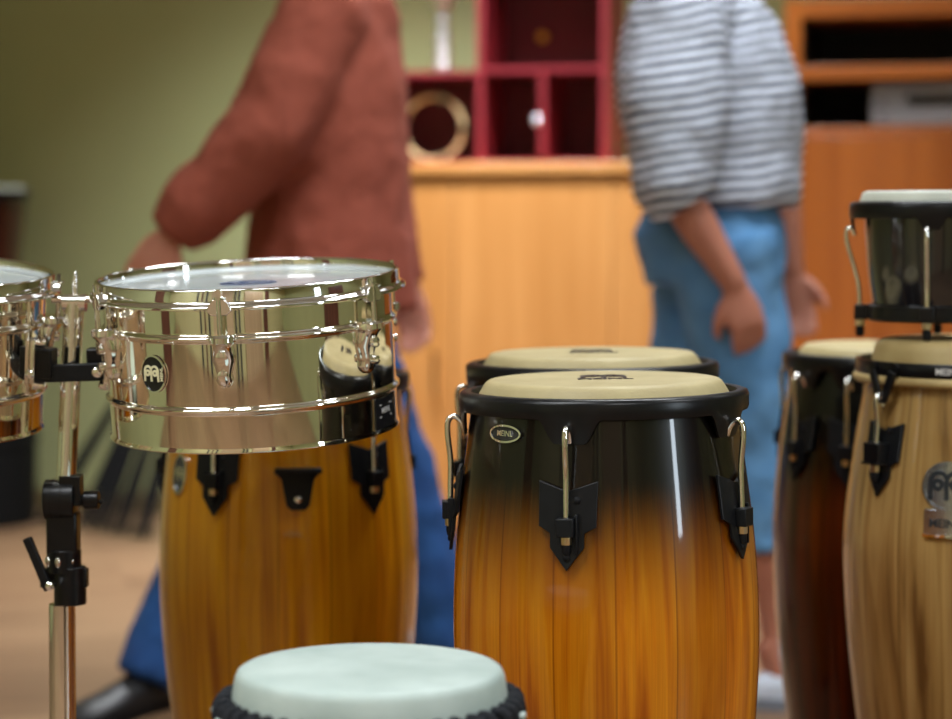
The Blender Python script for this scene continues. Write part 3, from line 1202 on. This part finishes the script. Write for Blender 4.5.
LAMP = emit('lamp_diffuser', (.86, .94, 1.0, 1), 2)
LIGHTS = [(-1.8, 5.6, 2.2, 84), (-.75, 5.3, .66, 100), (1.4, 4.8, .22, 120), (-.4, 3.6, .8, 112), (-1.3, 1.3, .9, 135), (1.4, 2.5, .5, 135), (.7, .0, 1.1, 140), (-2.3, .2, 1.1, 140)]
for i, (u, v, e, sp) in enumerate(LIGHTS):
    t = thing('ceiling_light', 'flat white ceiling light panel above the drum room', 'ceiling light', RM(u, v, HC - .05), (0, 0, YAW), 'ceiling light panels')
    b = bm_()
    box(b, -.62, .62, -.17, .17, .008, .05)
    obj('frame', b, WFR, t, False)
    b = bm_()
    box(b, -.59, .59, -.14, .14, 0, .01)
    obj('diffuser', b, LAMP, t, False)
    ld = bpy.data.lights.new('ceiling_lamp', 'AREA')
    ld.shape = 'RECTANGLE'
    ld.size = 1.16
    ld.size_y = .26
    ld.spread = R(sp)
    ld.color = (.93, .97, 1.0)
    ld.energy = 30 * e
    lo = bpy.data.objects.new('ceiling_lamp', ld)
    COL.objects.link(lo)
    lo.location = RM(u, v, HC - .056)
    lo.rotation_euler = (0, 0, YAW)

# daylight through the narrow window
for h in RH:
    ld = bpy.data.lights.new('window_daylight', 'AREA')
    ld.shape = 'RECTANGLE'
    ld.size = h[1] - h[0]
    ld.size_y = h[3] - h[2]
    ld.color = (.78, .9, 1.0)
    ld.energy = 40
    lo = bpy.data.objects.new('window_daylight', ld)
    COL.objects.link(lo)
    lo.location = RM(UR + .2, (h[0] + h[1]) / 2, (h[2] + h[3]) / 2)
    lo.rotation_euler = RM(-1, 0, 0).to_track_quat('-Z', 'Y').to_euler()
w = bpy.data.worlds.new('world')
S.world = w
w.use_nodes = True
bg_ = w.node_tree.nodes['Background']
sk = w.node_tree.nodes.new('ShaderNodeTexSky')
sk.sky_type = 'HOSEK_WILKIE'
sk.sun_direction = (.3, .2, .7)
w.node_tree.links.new(sk.outputs[0], bg_.inputs[0])
bg_.inputs[1].default_value = 1.2

# ------------------------------------------------------------ furniture at the back wall
WOODL = plank_wood('orange_beech', lin(198, 140, 80), lin(176, 118, 60), 'Z', 1, .35, .3)
WOODT = plank_wood('orange_beech_top', lin(204, 148, 86), lin(182, 124, 64), 'X', 1, .35, .3)
WOODR = plank_wood('brown_orange_veneer', lin(172, 96, 34), lin(146, 76, 22), 'Z', 1, .35, .3)
WOODRX = plank_wood('brown_orange_veneer_flat', lin(172, 96, 34), lin(146, 76, 22), 'X', 1, .35, .3)
MAROON = plain('maroon_board', lin(132, 34, 44), .45, noise=.08, scale=5)
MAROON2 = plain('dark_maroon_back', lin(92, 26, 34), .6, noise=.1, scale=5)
DARKIN = plain('black_interior', lin(16, 11, 10), .7, noise=.1)

VC = 6.16
u0, _ = UZ(300, 165, VC)
u1, _ = UZ(778, 165, VC)
_, zt = UZ(520, 163, VC)
cab = thing('low_cabinet', 'long low orange-beech cabinet against the back wall, under the red cubby shelf', 'cabinet', RM((u0 + u1) / 2, VC + .22, 0), (0, 0, YAW))
hw = (u1 - u0) / 2
b = bm_(); box(b, -hw, hw, -.20, .22, .06, zt - .03); box(b, -hw + .03, hw - .03, -.17, .20, 0, .06)
obj('body', b, WOODL, cab, False)
b = bm_(); box(b, -hw - .01, hw, -.235, .22, zt - .03, zt)
obj('top', b, WOODT, cab, True, .003)
nd = 3
for i in range(nd):
    b = bm_()
    x0 = -hw + (2 * hw) * i / nd + .002
    x1 = -hw + (2 * hw) * (i + 1) / nd - .002
    box(b, x0, x1, -.222, -.201, .07, zt - .034)
    dr = obj('door', b, WOODL, cab, True, .002)
    b = bm_()
    tube(b, [(x1 - .05, -.222, .45), (x1 - .05, -.245, .45), (x1 - .05, -.245, .57), (x1 - .05, -.222, .57)], .005, 8)
    obj('handle', b, CHROME, dr)

# maroon cubby shelf on top
VS = 6.22
us = lambda px: UZ(px, 110, VS)[0]
uc = us(480)
sh = thing('cubby_shelf', 'dark red open cubby shelf standing on the beech cabinet', 'shelf', RM(uc, VS, zt), (0, 0, YAW))
zz = lambda py, px=520: UZ(px, py, VS)[1] - zt
dep = .27
T = .0085
zmid = zz(69)
ztall = zz(-60)
xl, xr = us(378) - uc, us(612) - uc
x3, x4 = us(542) - uc, us(604) - uc
b = bm_()
box(b, xl - T, xl + T, 0, dep, 0, zz(71) + T)
box(b, -T, T, 0, dep, 0, ztall)
box(b, x4 - T, x4 + T, 0, dep, 0, ztall)
parts('side_panel', b, MAROON, sh, False)
b = bm_()
box(b, x3 - T * .9, x3 + T * .9, .004, dep, T * 2, zmid - T)
obj('divider', b, MAROON, sh, False)
b = bm_()
box(b, xl + T, -T, .002, dep, 0, T * 1.2)
box(b, T, x4 - T, .002, dep, 0, T * 1.2)
box(b, xl + T, -T, .002, dep, zz(71) - T, zz(71) + T * .6)
box(b, T, x4 - T, .002, dep, zmid - T, zmid + T * .6)
box(b, T, x4 - T, .002, dep, ztall - 2 * T, ztall)
parts('shelf_board', b, MAROON, sh, False)
b = bm_()
box(b, xl, x4, dep - .012, dep, .01, zz(71))
box(b, 0, x4, dep - .012, dep, zmid, ztall - T)
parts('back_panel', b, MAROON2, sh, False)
for (px, py, col, dd, nm) in ((519, 30, lin(240, 205, 70), dep - .014, 'yellow'), (472, 28, lin(170, 160, 165), dep - .014, 'grey')):
    b = bm_()
    sphere(b, (us(px) - uc + .01, dd - .008, zz(py)), .015, (1, .8, 1), 14)
    ko = obj('knob', b, plain(nm + '_knob', col, .2, noise=.02), sh)
    ko['label'] = 'round %s knob' % nm
b = bm_()
sphere(b, (x3 - .022, .05, zz(120)), .017, (.9, 1, 1), 14)
ko = obj('knob', b, plain('silver_knob', (.75, .77, .82, 1), .3, .6, noise=.02), sh)
ko['label'] = 'round silver knob'

# tambourine leaning in the left cubby
tr = .0945
tx = us(429) - uc
tc = RM(uc + tx, VS + .045, zt + T * 1.2)
tam = thing('tambourine', 'pale wooden tambourine ring standing in the left cubby of the red shelf', 'tambourine', tc, (R(-3), 0, YAW))
b = bm_()
rows = []
for i in range(64):
    a = 2 * PI * i / 64
    rows.append([b.verts.new((r * math.cos(a), y, tr + .0005 + r * math.sin(a))) for r, y in ((tr, -.013), (tr, .013), (tr - .007, .013), (tr - .007, -.013))])
grid_faces(b, rows, True, True)
obj('frame', b, plain('pale_ring_wood', lin(226, 192, 142), .35, noise=.08), tam, True, .001)
for a in (72, 144, 216, 288, 0):
    b = bm_()
    a = R(a)
    c = Vector(((tr + .001) * math.cos(a), 0, tr + .0005 + (tr - .006) * math.sin(a)))
    for s_ in (-1, 1):
        tube(b, [c + Vector((0, -.014 - .004 * (s_ + 1), 0)), c + Vector((0, -.0155 - .004 * (s_ + 1), 0))], .010, 16)
    obj('jingle', b, plain('bright_jingle', (.85, .87, .9, 1), .12, 1, noise=.02), tam)

# slim silver vase on the left cubby
c = RM(us(434), VS + .09, zt + zz(71) + T * .6)
va = thing('vase', 'slim glittering silver vase with flared mouth standing on the red cubby shelf', 'vase', c)
b = bm_()
pts = [(0, 0), (.020, 0), (.024, .004), (.024, .02), (.019, .035), (.023, .055), (.017, .075), (.022, .095), (.016, .12), (.018, .145), (.014, .165), (.022, .19), (.036, .215), (.044, .235), (.042, .235), (.030, .21), (.0, .18)]
lathe(b, pts, 14)
obj('body', b, plain('hammered_silver', (.95, .96, 1, 1), .32, 1, noise=.1, scale=200), va, True, 0, 10)

# tall cabinet at right with open bays
VT = 6.14
ut = lambda px, py=100: UZ(px, py, VT)[0]
tz = lambda py: UZ(880, py, VT)[1]
ua, ub = ut(784), ut(784) + 1.5
tcab = thing('media_cabinet', 'brown-orange wooden wall cabinet with black open bays at the upper right', 'cabinet', RM((ua + ub) / 2, VT + .23, 0), (0, 0, YAW))
hw2 = (ub - ua) / 2
ztop, zo1, zs1, zs0, zb = tz(-2), tz(16), tz(65), tz(79), tz(127)
fy = -.23
b = bm_()
box(b, -hw2, -hw2 + .045, fy, .22, zb, ztop); box(b, hw2 - .045, hw2, fy, .22, zb, ztop)
box(b, -hw2, hw2, fy + .01, .22, .06, zb - .02)
box(b, -hw2 + .03, hw2 - .03, fy + .05, .2, 0, .06)
obj('body', b, WOODR, tcab, False)
b = bm_()
box(b, -hw2 + .045, hw2 - .045, fy, .22, zs0, zs1)
box(b, -hw2 + .045, hw2 - .045, fy, .22, zo1, ztop)
box(b, -hw2, hw2, fy - .004, .22, zb - .02, zb)
parts('shelf_board', b, WOODRX, tcab, True, .002)
b = bm_()
box(b, -hw2 + .02, hw2 - .02, .20, .22, zb, ztop - .01)
box(b, -hw2 + .045, -hw2 + .049, fy + .02, .2, zb, zs0)
box(b, -hw2 + .045, -hw2 + .049, fy + .02, .2, zs1, zo1)
parts('back_panel', b, DARKIN, tcab, False)
for i in range(3):
    b = bm_()
    x0 = -hw2 + 2 * hw2 * i / 3 + .002
    x1 = -hw2 + 2 * hw2 * (i + 1) / 3 - .002
    box(b, x0, x1, fy - .012, fy + .009, .07, zb - .024)
    obj('door', b, WOODR, tcab, True, .002)
# silver player
pu = ut(870, 100)
ph = tz(80 + 4) - zb
pl = thing('video_player', 'silver video player with black display in the lower bay of the brown cabinet', 'video player', RM(pu + .215, VT + .20, zb + .0005), (0, 0, YAW))
b = bm_(); box(b, -.215, .215, -.165, .16, .006, ph)
SILV = plain('silver_plastic', lin(150, 150, 156), .35, .5, noise=.03)
obj('casing', b, SILV, pl, True, .004)
b = bm_(); box(b, -.118, .12, -.168, -.160, ph * .52, ph * .76)
obj('display', b, plain('display_black', lin(14, 14, 18), .15, noise=.05), pl, True, .001)
b = bm_()
for x, z in ((-.185, .62), (-.185, .25), (.16, .62), (.18, .25)):
    tube(b, [(x, -.164, ph * z), (x, -.170, ph * z)], .009, 16)
parts('button', b, plain('grey_button', lin(96, 96, 102), .35, noise=.05), pl)
b = bm_(); box(b, -.21, .21, -.1665, -.160, ph * .44, ph * .47)
obj('trim_line', b, plain('dark_line', lin(50, 50, 54), .4, noise=.05), pl, False)
b = bm_()
for x in (-.18, .18):
    for y in (-.14, .13):
        tube(b, [(x, y, 0), (x, y, .0065)], .012, 12)
parts('rubber_foot', b, RUBBER, pl)

# ------------------------------------------------------------ things along the back wall at left
dc = P(-28, 187, 6.93)
case = thing('round_drum_case', 'black round drum case on the floor at the left edge, under the dark drum', 'drum case', (dc.x, dc.y, 0))
b = bm_()
lathe(b, [(0, 0), (.175, 0), (.185, .01), (.19, .30), (.19, .335), (.18, .345), (0, .345)], 64)
obj('case_body', b, plain('black_case', lin(5, 5, 6), .7, noise=.1, Specular_IOR_Level=.2), case)
b = bm_()
lathe(b, [(.191, .26), (.196, .262), (.196, .275), (.191, .277)], 64, True)
obj('case_band', b, RUBBER, case)
od = thing('tapered_drum', 'dark red-brown tapered drum with white head at the far left, standing on the black case', 'drum', (dc.x, dc.y, .3455))
hh = dc.z - .3455
b = bm_()
lathe(b, smooth_prof([(.172, hh - .01), (.166, hh - .05), (.150, hh - .20), (.130, hh - .36), (.112, .1), (.105, 0)], 5) + [(0, 0)], 64)
obj('shell', b, OLDRED, od)
b = bm_()
lathe(b, [(0, hh), (.16, hh), (.168, hh - .004), (.170, hh - .014)], 64)
obj('head', b, PALE, od)
b = bm_()
lathe(b, [(.170, hh - .012), (.181, hh - .010), (.183, hh - .014), (.180, hh - .035), (.170, hh - .037)], 64, True)
obj('counterhoop', b, BLACK, od)

for i, (x0, y0, x1, y1, D_, lb) in enumerate([
        (44, 500, 185, 290, 6.85, 'folded black music stand leaning furthest left, beside the drum case'),
        (84, 520, 165, 330, 6.78, 'folded black music stand second from the left of the leaning row'),
        (98, 522, 176, 330, 6.70, 'folded black music stand in the middle of the leaning row'),
        (118, 520, 186, 330, 6.62, 'folded black music stand second from the right of the leaning row'),
        (141, 522, 196, 330, 6.54, 'folded black music stand next to the amber conga, last of the row')]):
    p0 = P(x0, y0, D_)
    p0 = Vector((p0.x, p0.y, .012))
    p1 = P(x1, y1, D_ + .14)
    t = thing('music_stand', lb, 'music stand', (p0.x, p0.y, 0), (0, 0, 0), 'folded stands leaning at the back wall')
    q0, q1 = p0 - t.location, p1 - t.location
    b = bm_()
    tube(b, [q0, q1], .010, 10)
    obj('pole', b, RUBBER, t)
    for k, (dx, dy) in enumerate(((.022, -.01), (-.022, -.01), (0, .022))):
        b = bm_()
        e = q0.lerp(q1, .55)
        tube(b, [q0 + Vector((dx, dy, .0)), e + Vector((dx * .5, dy * .5, 0))], .007, 8)
        obj('leg', b, RUBBER, t)
    b = bm_()
    e = q0.lerp(q1, .55)
    d = (q1 - q0).normalized()
    tube(b, [e - d * .03, e + d * .03], .018, 12)
    obj('collar', b, RUBBER, t)

# ------------------------------------------------------------ people
SIDE = Vector((0, 1, 0))


def loft(bm, pts, rad, seg=20, side=SIDE):
    """elliptical sections: rad = (half breadth along side, half depth)"""
    pts = [Vector(p) for p in pts]
    rows = []
    for i, p in enumerate(pts):
        t = (pts[min(i + 1, len(pts) - 1)] - pts[max(i - 1, 0)]).normalized()
        s = (side - t * side.dot(t)).normalized()
        n_ = t.cross(s)
        a, c = rad[i] if isinstance(rad[i], tuple) else (rad[i], rad[i])
        rows.append([bm.verts.new(p + s * a * math.cos(2 * PI * j / seg) + n_ * c * math.sin(2 * PI * j / seg)) for j in range(seg)])
    grid_faces(bm, rows)
    for r, q, k in ((rows[0], pts[0], 0), (rows[-1], pts[-1], -1)):
        bm.faces.new(r)


def ball(bm, c, r, sc=(1, 1, 1)):
    sphere(bm, c, r, sc, 20)


def fused(name, bm, m, parent, voxel, fold=0.0, fscale=.12):
    o = obj(name, bm, m, parent)
    rm = o.modifiers.new('fuse', 'REMESH')
    rm.mode = 'VOXEL'
    rm.voxel_size = voxel
    rm.use_smooth_shade = True
    sm = o.modifiers.new('soften', 'SMOOTH')
    sm.factor = .5
    sm.iterations = 4
    if fold:
        tx = bpy.data.textures.new(name + '_folds', 'CLOUDS')
        tx.noise_scale = fscale
        tx.noise_depth = 2
        dm = o.modifiers.new('folds', 'DISPLACE')
        dm.texture = tx
        dm.strength = fold
        dm.mid_level = .5
        dm.texture_coords = 'LOCAL'
    return o


def hand(bm, wrist, dirv, palm_n, thumb_side, curl=.5, L=.185):
    """palm plus five curled fingers; dirv along the hand, palm_n the way the palm faces"""
    d = dirv.normalized()
    n_ = (palm_n - d * palm_n.dot(d)).normalized()
    s = d.cross(n_).normalized() * thumb_side
    loft(bm, [wrist - d * .02, wrist + d * .02, wrist + d * .05, wrist + d * .085], [(.020, .020), (.030, .017), (.040, .015), (.038, .012)], 16, s)
    for k, (off, ln) in enumerate(((.029, .072), (.0095, .080), (-.010, .074), (-.029, .058))):
        p = wrist + d * .075 + s * off
        pts, rr = [p], [.0095]
        a = 0
        for j in range(3):
            a += curl * (.5 + .35 * j)
            step = ln * (.45, .32, .23)[j]
            p = p + (d * math.cos(a) + n_ * math.sin(a)) * step
            pts.append(p); rr.append((.0090, .0082, .0065)[j])
        tube(bm, pts, rr, 10, smooth=1)
    p = wrist + d * .02 + s * .022
    tube(bm, [p, p + s * .022 + d * .022 + n_ * .008, p + s * .034 + d * .050 + n_ * .016, p + s * .034 + d * .070 + n_ * .024], [.013, .0115, .0098, .0075], 10, smooth=1)


def head_bm(bm, c, face, R_=.098):
    """skull, jaw, nose, ears; face = +1/-1 along x"""
    ball(bm, c + Vector((-.010 * face, 0, .02)), R_, (1.0, .80, 1.08))
    ball(bm, c + Vector((.022 * face, 0, -.045)), .068, (.95, .82, 1.05))
    loft(bm, [c + Vector((.088 * face, 0, .015)), c + Vector((.102 * face, 0, -.012)), c + Vector((.112 * face, 0, -.030)), c + Vector((.090 * face, 0, -.036))], [.009, .011, .014, .009], 10)
    for sg in (-1, 1):
        ball(bm, c + Vector((-.005 * face, sg * .080, -.008)), .028, (.7, .35, 1.1))
    ball(bm, c + Vector((.084 * face, 0, -.062)), .016, (.6, 1.4, .5))


def eyes(c, face, parent, tone):
    for sg in (-1, 1):
        b = bm_()
        sphere(b, c + Vector((.068 * face, sg * .031, .005)), .0125, (1, 1, 1), 12)
        e = obj('eye', b, plain('eye_white', lin(225, 222, 215), .2, noise=.02), parent)
        b = bm_()
        sphere(b, c + Vector((.0765 * face, sg * .031, .005)), .0055, (.8, 1, 1), 10)
        obj('iris', b, plain('iris_brown', lin(50, 32, 22), .2, noise=.1), e)


def shoe(bm, heel, toe_dir, L=.27, w=.045, h=.075):
    d = Vector((toe_dir.x, toe_dir.y, 0)).normalized()
    s = Vector((-d.y, d.x, 0))
    secs = [(0.0, .030, .055), (.03, .036, .072), (.08, .038, .080), (.13, .042, .062), (.18, .048, .048), (.23, .046, .040), (.262, .030, .030), (.272, .012, .018)]
    rows = []
    z0 = heel.z
    for t, ww, hh_ in secs:
        c = heel + d * t * L / .272
        row = []
        for j in range(16):
            a = 2 * PI * j / 16
            zz_ = hh_ / 2 + hh_ / 2 * math.sin(a)
            if math.sin(a) < -.3:
                zz_ = 0.0
            row.append(bm.verts.new(c + s * ww * math.cos(a) + Vector((0, 0, zz_))))
        rows.append(row)
    grid_faces(bm, rows)
    bm.faces.new(rows[0]); bm.faces.new(rows[-1])


def sole(bm, heel, toe_dir, L=.27):
    d = Vector((toe_dir.x, toe_dir.y, 0)).normalized()
    s = Vector((-d.y, d.x, 0))
    secs = [(-.004, .022), (.01, .034), (.05, .040), (.12, .042), (.18, .051), (.23, .049), (.262, .034), (.276, .014)]
    a = [heel + d * t * L / .272 + s * w for t, w in secs] + [heel + d * t * L / .272 - s * w for t, w in reversed(secs)]
    lo = [bm.verts.new(p) for p in a]
    hi = [bm.verts.new(p + Vector((0, 0, .024))) for p in a]
    bm.faces.new(lo); bm.faces.new(hi)
    for i in range(len(a)):
        bm.faces.new((lo[i], lo[(i + 1) % len(a)], hi[(i + 1) % len(a)], hi[i]))


SKIN = plain('skin_warm', lin(206, 140, 118), .55, noise=.05, scale=15, Subsurface_Weight=.08)
SKIN2 = plain('skin_tan', lin(186, 122, 100), .55, noise=.05, scale=15, Subsurface_Weight=.08)
RUST = plain('rust_knit', lin(152, 76, 58), .9, noise=.10, scale=90, bump=.6)
JEAN1 = denim('blue_denim', lin(22, 62, 118), lin(34, 84, 146))
JEAN2 = denim('light_denim', lin(70, 122, 172), lin(104, 154, 200))
HAIR = plain('dark_hair', lin(44, 30, 22), .5, noise=.3, scale=60)
HAIR2 = plain('brown_hair', lin(84, 58, 38), .5, noise=.3, scale=60)

# --- person in the rust top, walking left
DP = 4.36


def person_pts(base):
    return lambda px, py, dd=0.0: P(px, py, DP + dd) - base


base = Vector((P(330, 700, DP).x, DP, 0))
W = person_pts(base)
pr1 = thing('person', 'person in a rust-brown long-sleeved top and blue jeans striding left behind the timbale', 'person', base)
hip, waist, chest, sho, nk, hd = W(330, 300), W(330, 215), W(334, 90), W(338, 5), W(338, -38), W(332, -120)
nearS, nearE, nearW_ = W(322, 12, -.17), W(268, 135, -.21), W(172, 232, -.19)
farS, farE, farW = W(350, 12, .17), W(375, 150, .20), W(408, 285, .20)
fk, fa = W(232, 480, .04), W(150, 676, -.10)
bk, ba = W(402, 490, -.06), W(450, 650, -.06)
b = bm_()
loft(b, [hip + Vector((0, 0, -.06)), hip, waist, chest, sho, nk, hd + Vector((0, 0, -.03))], [(.13, .10), (.17, .12), (.145, .10), (.175, .115), (.12, .08), (.055, .058), (.05, .055)])
head_bm(b, hd, -1)
for s_, e_, w_ in ((nearS, nearE, nearW_), (farS, farE, farW)):
    loft(b, [sho.lerp(s_, .5), s_, s_.lerp(e_, .5), e_, e_.lerp(w_, .4), w_], [.06, .055, .047, .040, .038, .026], 16)
hand(b, nearW_, (nearW_ - nearE).normalized() + Vector((0, 0, -.25)), Vector((.3, 1, .1)), 1, .35)
hand(b, farW, Vector((.15, 0, -1)), Vector((-.2, -1, 0)), 1, .5)
for hs, k_, a_ in ((.09, fk, fa), (-.09, bk, ba)):
    loft(b, [hip + Vector((0, hs, 0)), (hip + Vector((0, hs, 0))).lerp(k_, .5), k_, k_.lerp(a_, .35), a_], [.085, .075, .055, .055, .036], 16)
body = fused('body', b, SKIN, pr1, .007)
b = bm_()
ball(b, hd + Vector((.012, 0, .035)), .106, (1.0, .84, 1.02))
ball(b, hd + Vector((.05, 0, -.03)), .07, (.8, 1.0, 1.2))
fused('hair', b, HAIR, pr1, .012, .012, .03)
eyes(hd, -1, pr1, None)
b = bm_()
loft(b, [hip + Vector((0, 0, -.02)), hip + Vector((0, 0, .03)), waist, chest, sho, nk + Vector((0, 0, -.02))], [(.20, .170), (.20, .168), (.185, .155), (.195, .145), (.14, .115), (.07, .07)])
loft(b, [sho.lerp(nearS, .4), nearS, nearS.lerp(nearE, .5), nearE, nearE.lerp(nearW_, .4), nearE.lerp(nearW_, .8), nearW_], [.08, .082, .084, .084, .078, .070, .052], 20)
loft(b, [sho.lerp(farS, .4), farS, farS.lerp(farE, .5), farE, farE.lerp(farW, .4), farW], [.08, .075, .066, .058, .054, .042], 20)
fused('knit_top', b, RUST, pr1, .010, .022, .10)
b = bm_()
loft(b, [hip + Vector((0, 0, .06)), hip, hip + Vector((0, 0, -.07))], [(.172, .125), (.18, .130), (.16, .12)])
for hs, k_, a_ in ((.09, fk, fa), (-.09, bk, ba)):
    h_ = hip + Vector((0, hs, -.01))
    loft(b, [h_, h_.lerp(k_, .5), k_, k_.lerp(a_, .5), k_.lerp(a_, 1.03)], [.100, .092, .075, .072, .070], 20)
fused('jeans', b, JEAN1, pr1, .010, .018, .08)
b = bm_()
fh = fa + Vector((.030, .05, 0)); fh.z = .004
TD1 = Vector((-.55, -.83, 0))
shoe(b, fh, TD1, .28)
shm = plain('black_shoe', lin(22, 20, 22), .5, noise=.1)
s1 = obj('shoe', b, shm, pr1)
b = bm_(); sole(b, fh + Vector((0, 0, -.004)), TD1, .28)
obj('sole', b, RUBBER, s1)
b = bm_()
bh = ba + Vector((.03, 0, 0)); bh.z = ba.z - .085
toe = Vector((-1, -.05, 0))
shoe(b, Vector((0, 0, 0)), toe, .28)
lift = math.asin(min(.9, (bh.z - .012) / .235))
bmesh.ops.rotate(b, verts=b.verts, cent=(0, 0, 0), matrix=Matrix.Rotation(-lift, 3, 'Y'))
bmesh.ops.translate(b, verts=b.verts, vec=bh)
obj('shoe', b, shm, pr1)

# --- person in the striped top, walking right
base = Vector((P(715, 700, DP).x, DP, 0))
W = person_pts(base)
pr2 = thing('person', 'person in a striped white top and light blue jeans, walking right behind the congas', 'person', base)
hip, waist, chest, sho, nk, hd = W(716, 235), W(716, 170), W(703, 70), W(702, 8), W(710, -32), W(728, -112)
nearS, nearE, nearW_ = W(678, 22, -.17), W(676, 190, -.22), W(735, 285, -.20)
farS, farE, farW = W(735, 20, .17), W(778, 170, .20), W(792, 272, .18)
fk, fa = W(757, 440, -.08), W(780, 655, -.08)
bk, ba = W(690, 450, .10), W(610, 645, .10)
b = bm_()
loft(b, [hip + Vector((0, 0, -.06)), hip, waist, chest, sho, nk, hd + Vector((0, 0, -.03))], [(.13, .11), (.165, .12), (.13, .095), (.155, .105), (.11, .08), (.05, .052), (.046, .05)])
head_bm(b, hd, 1, .094)
for s_, e_, w_ in ((nearS, nearE, nearW_), (farS, farE, farW)):
    loft(b, [sho.lerp(s_, .5), s_, s_.lerp(e_, .5), e_, e_.lerp(w_, .35), w_], [.055, .050, .044, .040, .039, .025], 16)
hand(b, nearW_, (nearW_ - nearE).normalized() + Vector((-.1, 0, -.5)), Vector((-.3, 1, .1)), -1, .5)
hand(b, farW, Vector((.15, -.1, -1)), Vector((-.2, -1, 0)), -1, .5)
for hs, k_, a_ in ((-.08, fk, fa), (.09, bk, ba)):
    loft(b, [hip + Vector((0, hs, 0)), (hip + Vector((0, hs, 0))).lerp(k_, .5), k_, k_.lerp(a_, .30), k_.lerp(a_, .7), a_], [.085, .075, .055, .056, .038, .033], 16)
loft(b, [fa + Vector((-.02, 0, .03)), fa + Vector((.0, 0, -.03)), fa + Vector((.06, 0, -.06)), fa + Vector((.13, 0, -.07))], [.034, .036, .036, .028], 14)
loft(b, [ba + Vector((-.02, 0, .03)), ba + Vector((.0, 0, -.03)), ba + Vector((.05, 0, -.07))], [.034, .036, .030], 14)
fused('body', b, SKIN2, pr2, .007)
b = bm_()
ball(b, hd + Vector((-.014, 0, .033)), .102, (1.0, .86, 1.02))
loft(b, [hd + Vector((-.07, 0, .03)), hd + Vector((-.10, 0, -.04)), hd + Vector((-.10, 0, -.13))], [.05, .045, .02], 14)
fused('hair', b, HAIR2, pr2, .012, .012, .03)
eyes(hd, 1, pr2, None)
b = bm_()
loft(b, [W(722, 208), W(722, 190), waist + Vector((.01, 0, .02)), W(712, 110), chest, sho, nk + Vector((0, 0, -.02))], [(.178, .150), (.180, .156), (.172, .160), (.178, .178), (.178, .174), (.13, .140), (.065, .065)])
for s_, e_, q_ in ((nearS, nearE, 1), (farS, farE, 0)):
    x_ = e_ + ((nearW_ - nearE) * .16 if q_ else Vector((.0, 0, -.005)))
    loft(b, [sho.lerp(s_, .3), s_, s_.lerp(e_, .35), s_.lerp(e_, .7), e_, x_], [.09, .098, .102, .092, .080, .070] if q_ else [.07, .075, .07, .062, .054, .050], 20)
fused('striped_top', b, stripe_mat(), pr2, .010, .024, .11)
b = bm_()
loft(b, [hip + Vector((0, 0, .09)), hip + Vector((-.01, 0, 0)), hip + Vector((0, 0, -.08))], [(.15, .12), (.178, .148), (.165, .14)])
for hs, k_, a_, e in ((-.08, fk, fa, .50), (.09, bk, ba, .55)):
    h_ = hip + Vector((0, hs, -.01))
    loft(b, [h_, h_.lerp(k_, .5), k_, k_.lerp(a_, e)], [.112, .100, .080, .072], 20)
fused('jeans', b, JEAN2, pr2, .010, .018, .08)
b = bm_()
fh = fa + Vector((-.055, 0, 0)); fh.z = .004
shoe(b, fh, Vector((1, -.1, 0)), .27)
shw = plain('white_shoe', lin(196, 204, 218), .6, noise=.05)
s1 = obj('shoe', b, shw, pr2)
b = bm_(); sole(b, fh + Vector((0, 0, -.004)), Vector((1, -.1, 0)), .27)
obj('sole', b, plain('grey_sole', lin(120, 126, 138), .6, noise=.05), s1)
b = bm_()
bh = ba + Vector((-.04, 0, 0)); bh.z = ba.z - .085
shoe(b, Vector((0, 0, 0)), Vector((1, 0, 0)), .27)
lift = math.asin(min(.9, (bh.z - .012) / .23))
bmesh.ops.rotate(b, verts=b.verts, cent=(0, 0, 0), matrix=Matrix.Rotation(lift, 3, 'Y'))
bmesh.ops.translate(b, verts=b.verts, vec=bh)
obj('shoe', b, shw, pr2)

# ------------------------------------------------------------ view
S.view_settings.view_transform = 'Standard'
S.view_settings.look = 'None'
S.view_settings.exposure = 0.0
S.view_settings.gamma = 1.0
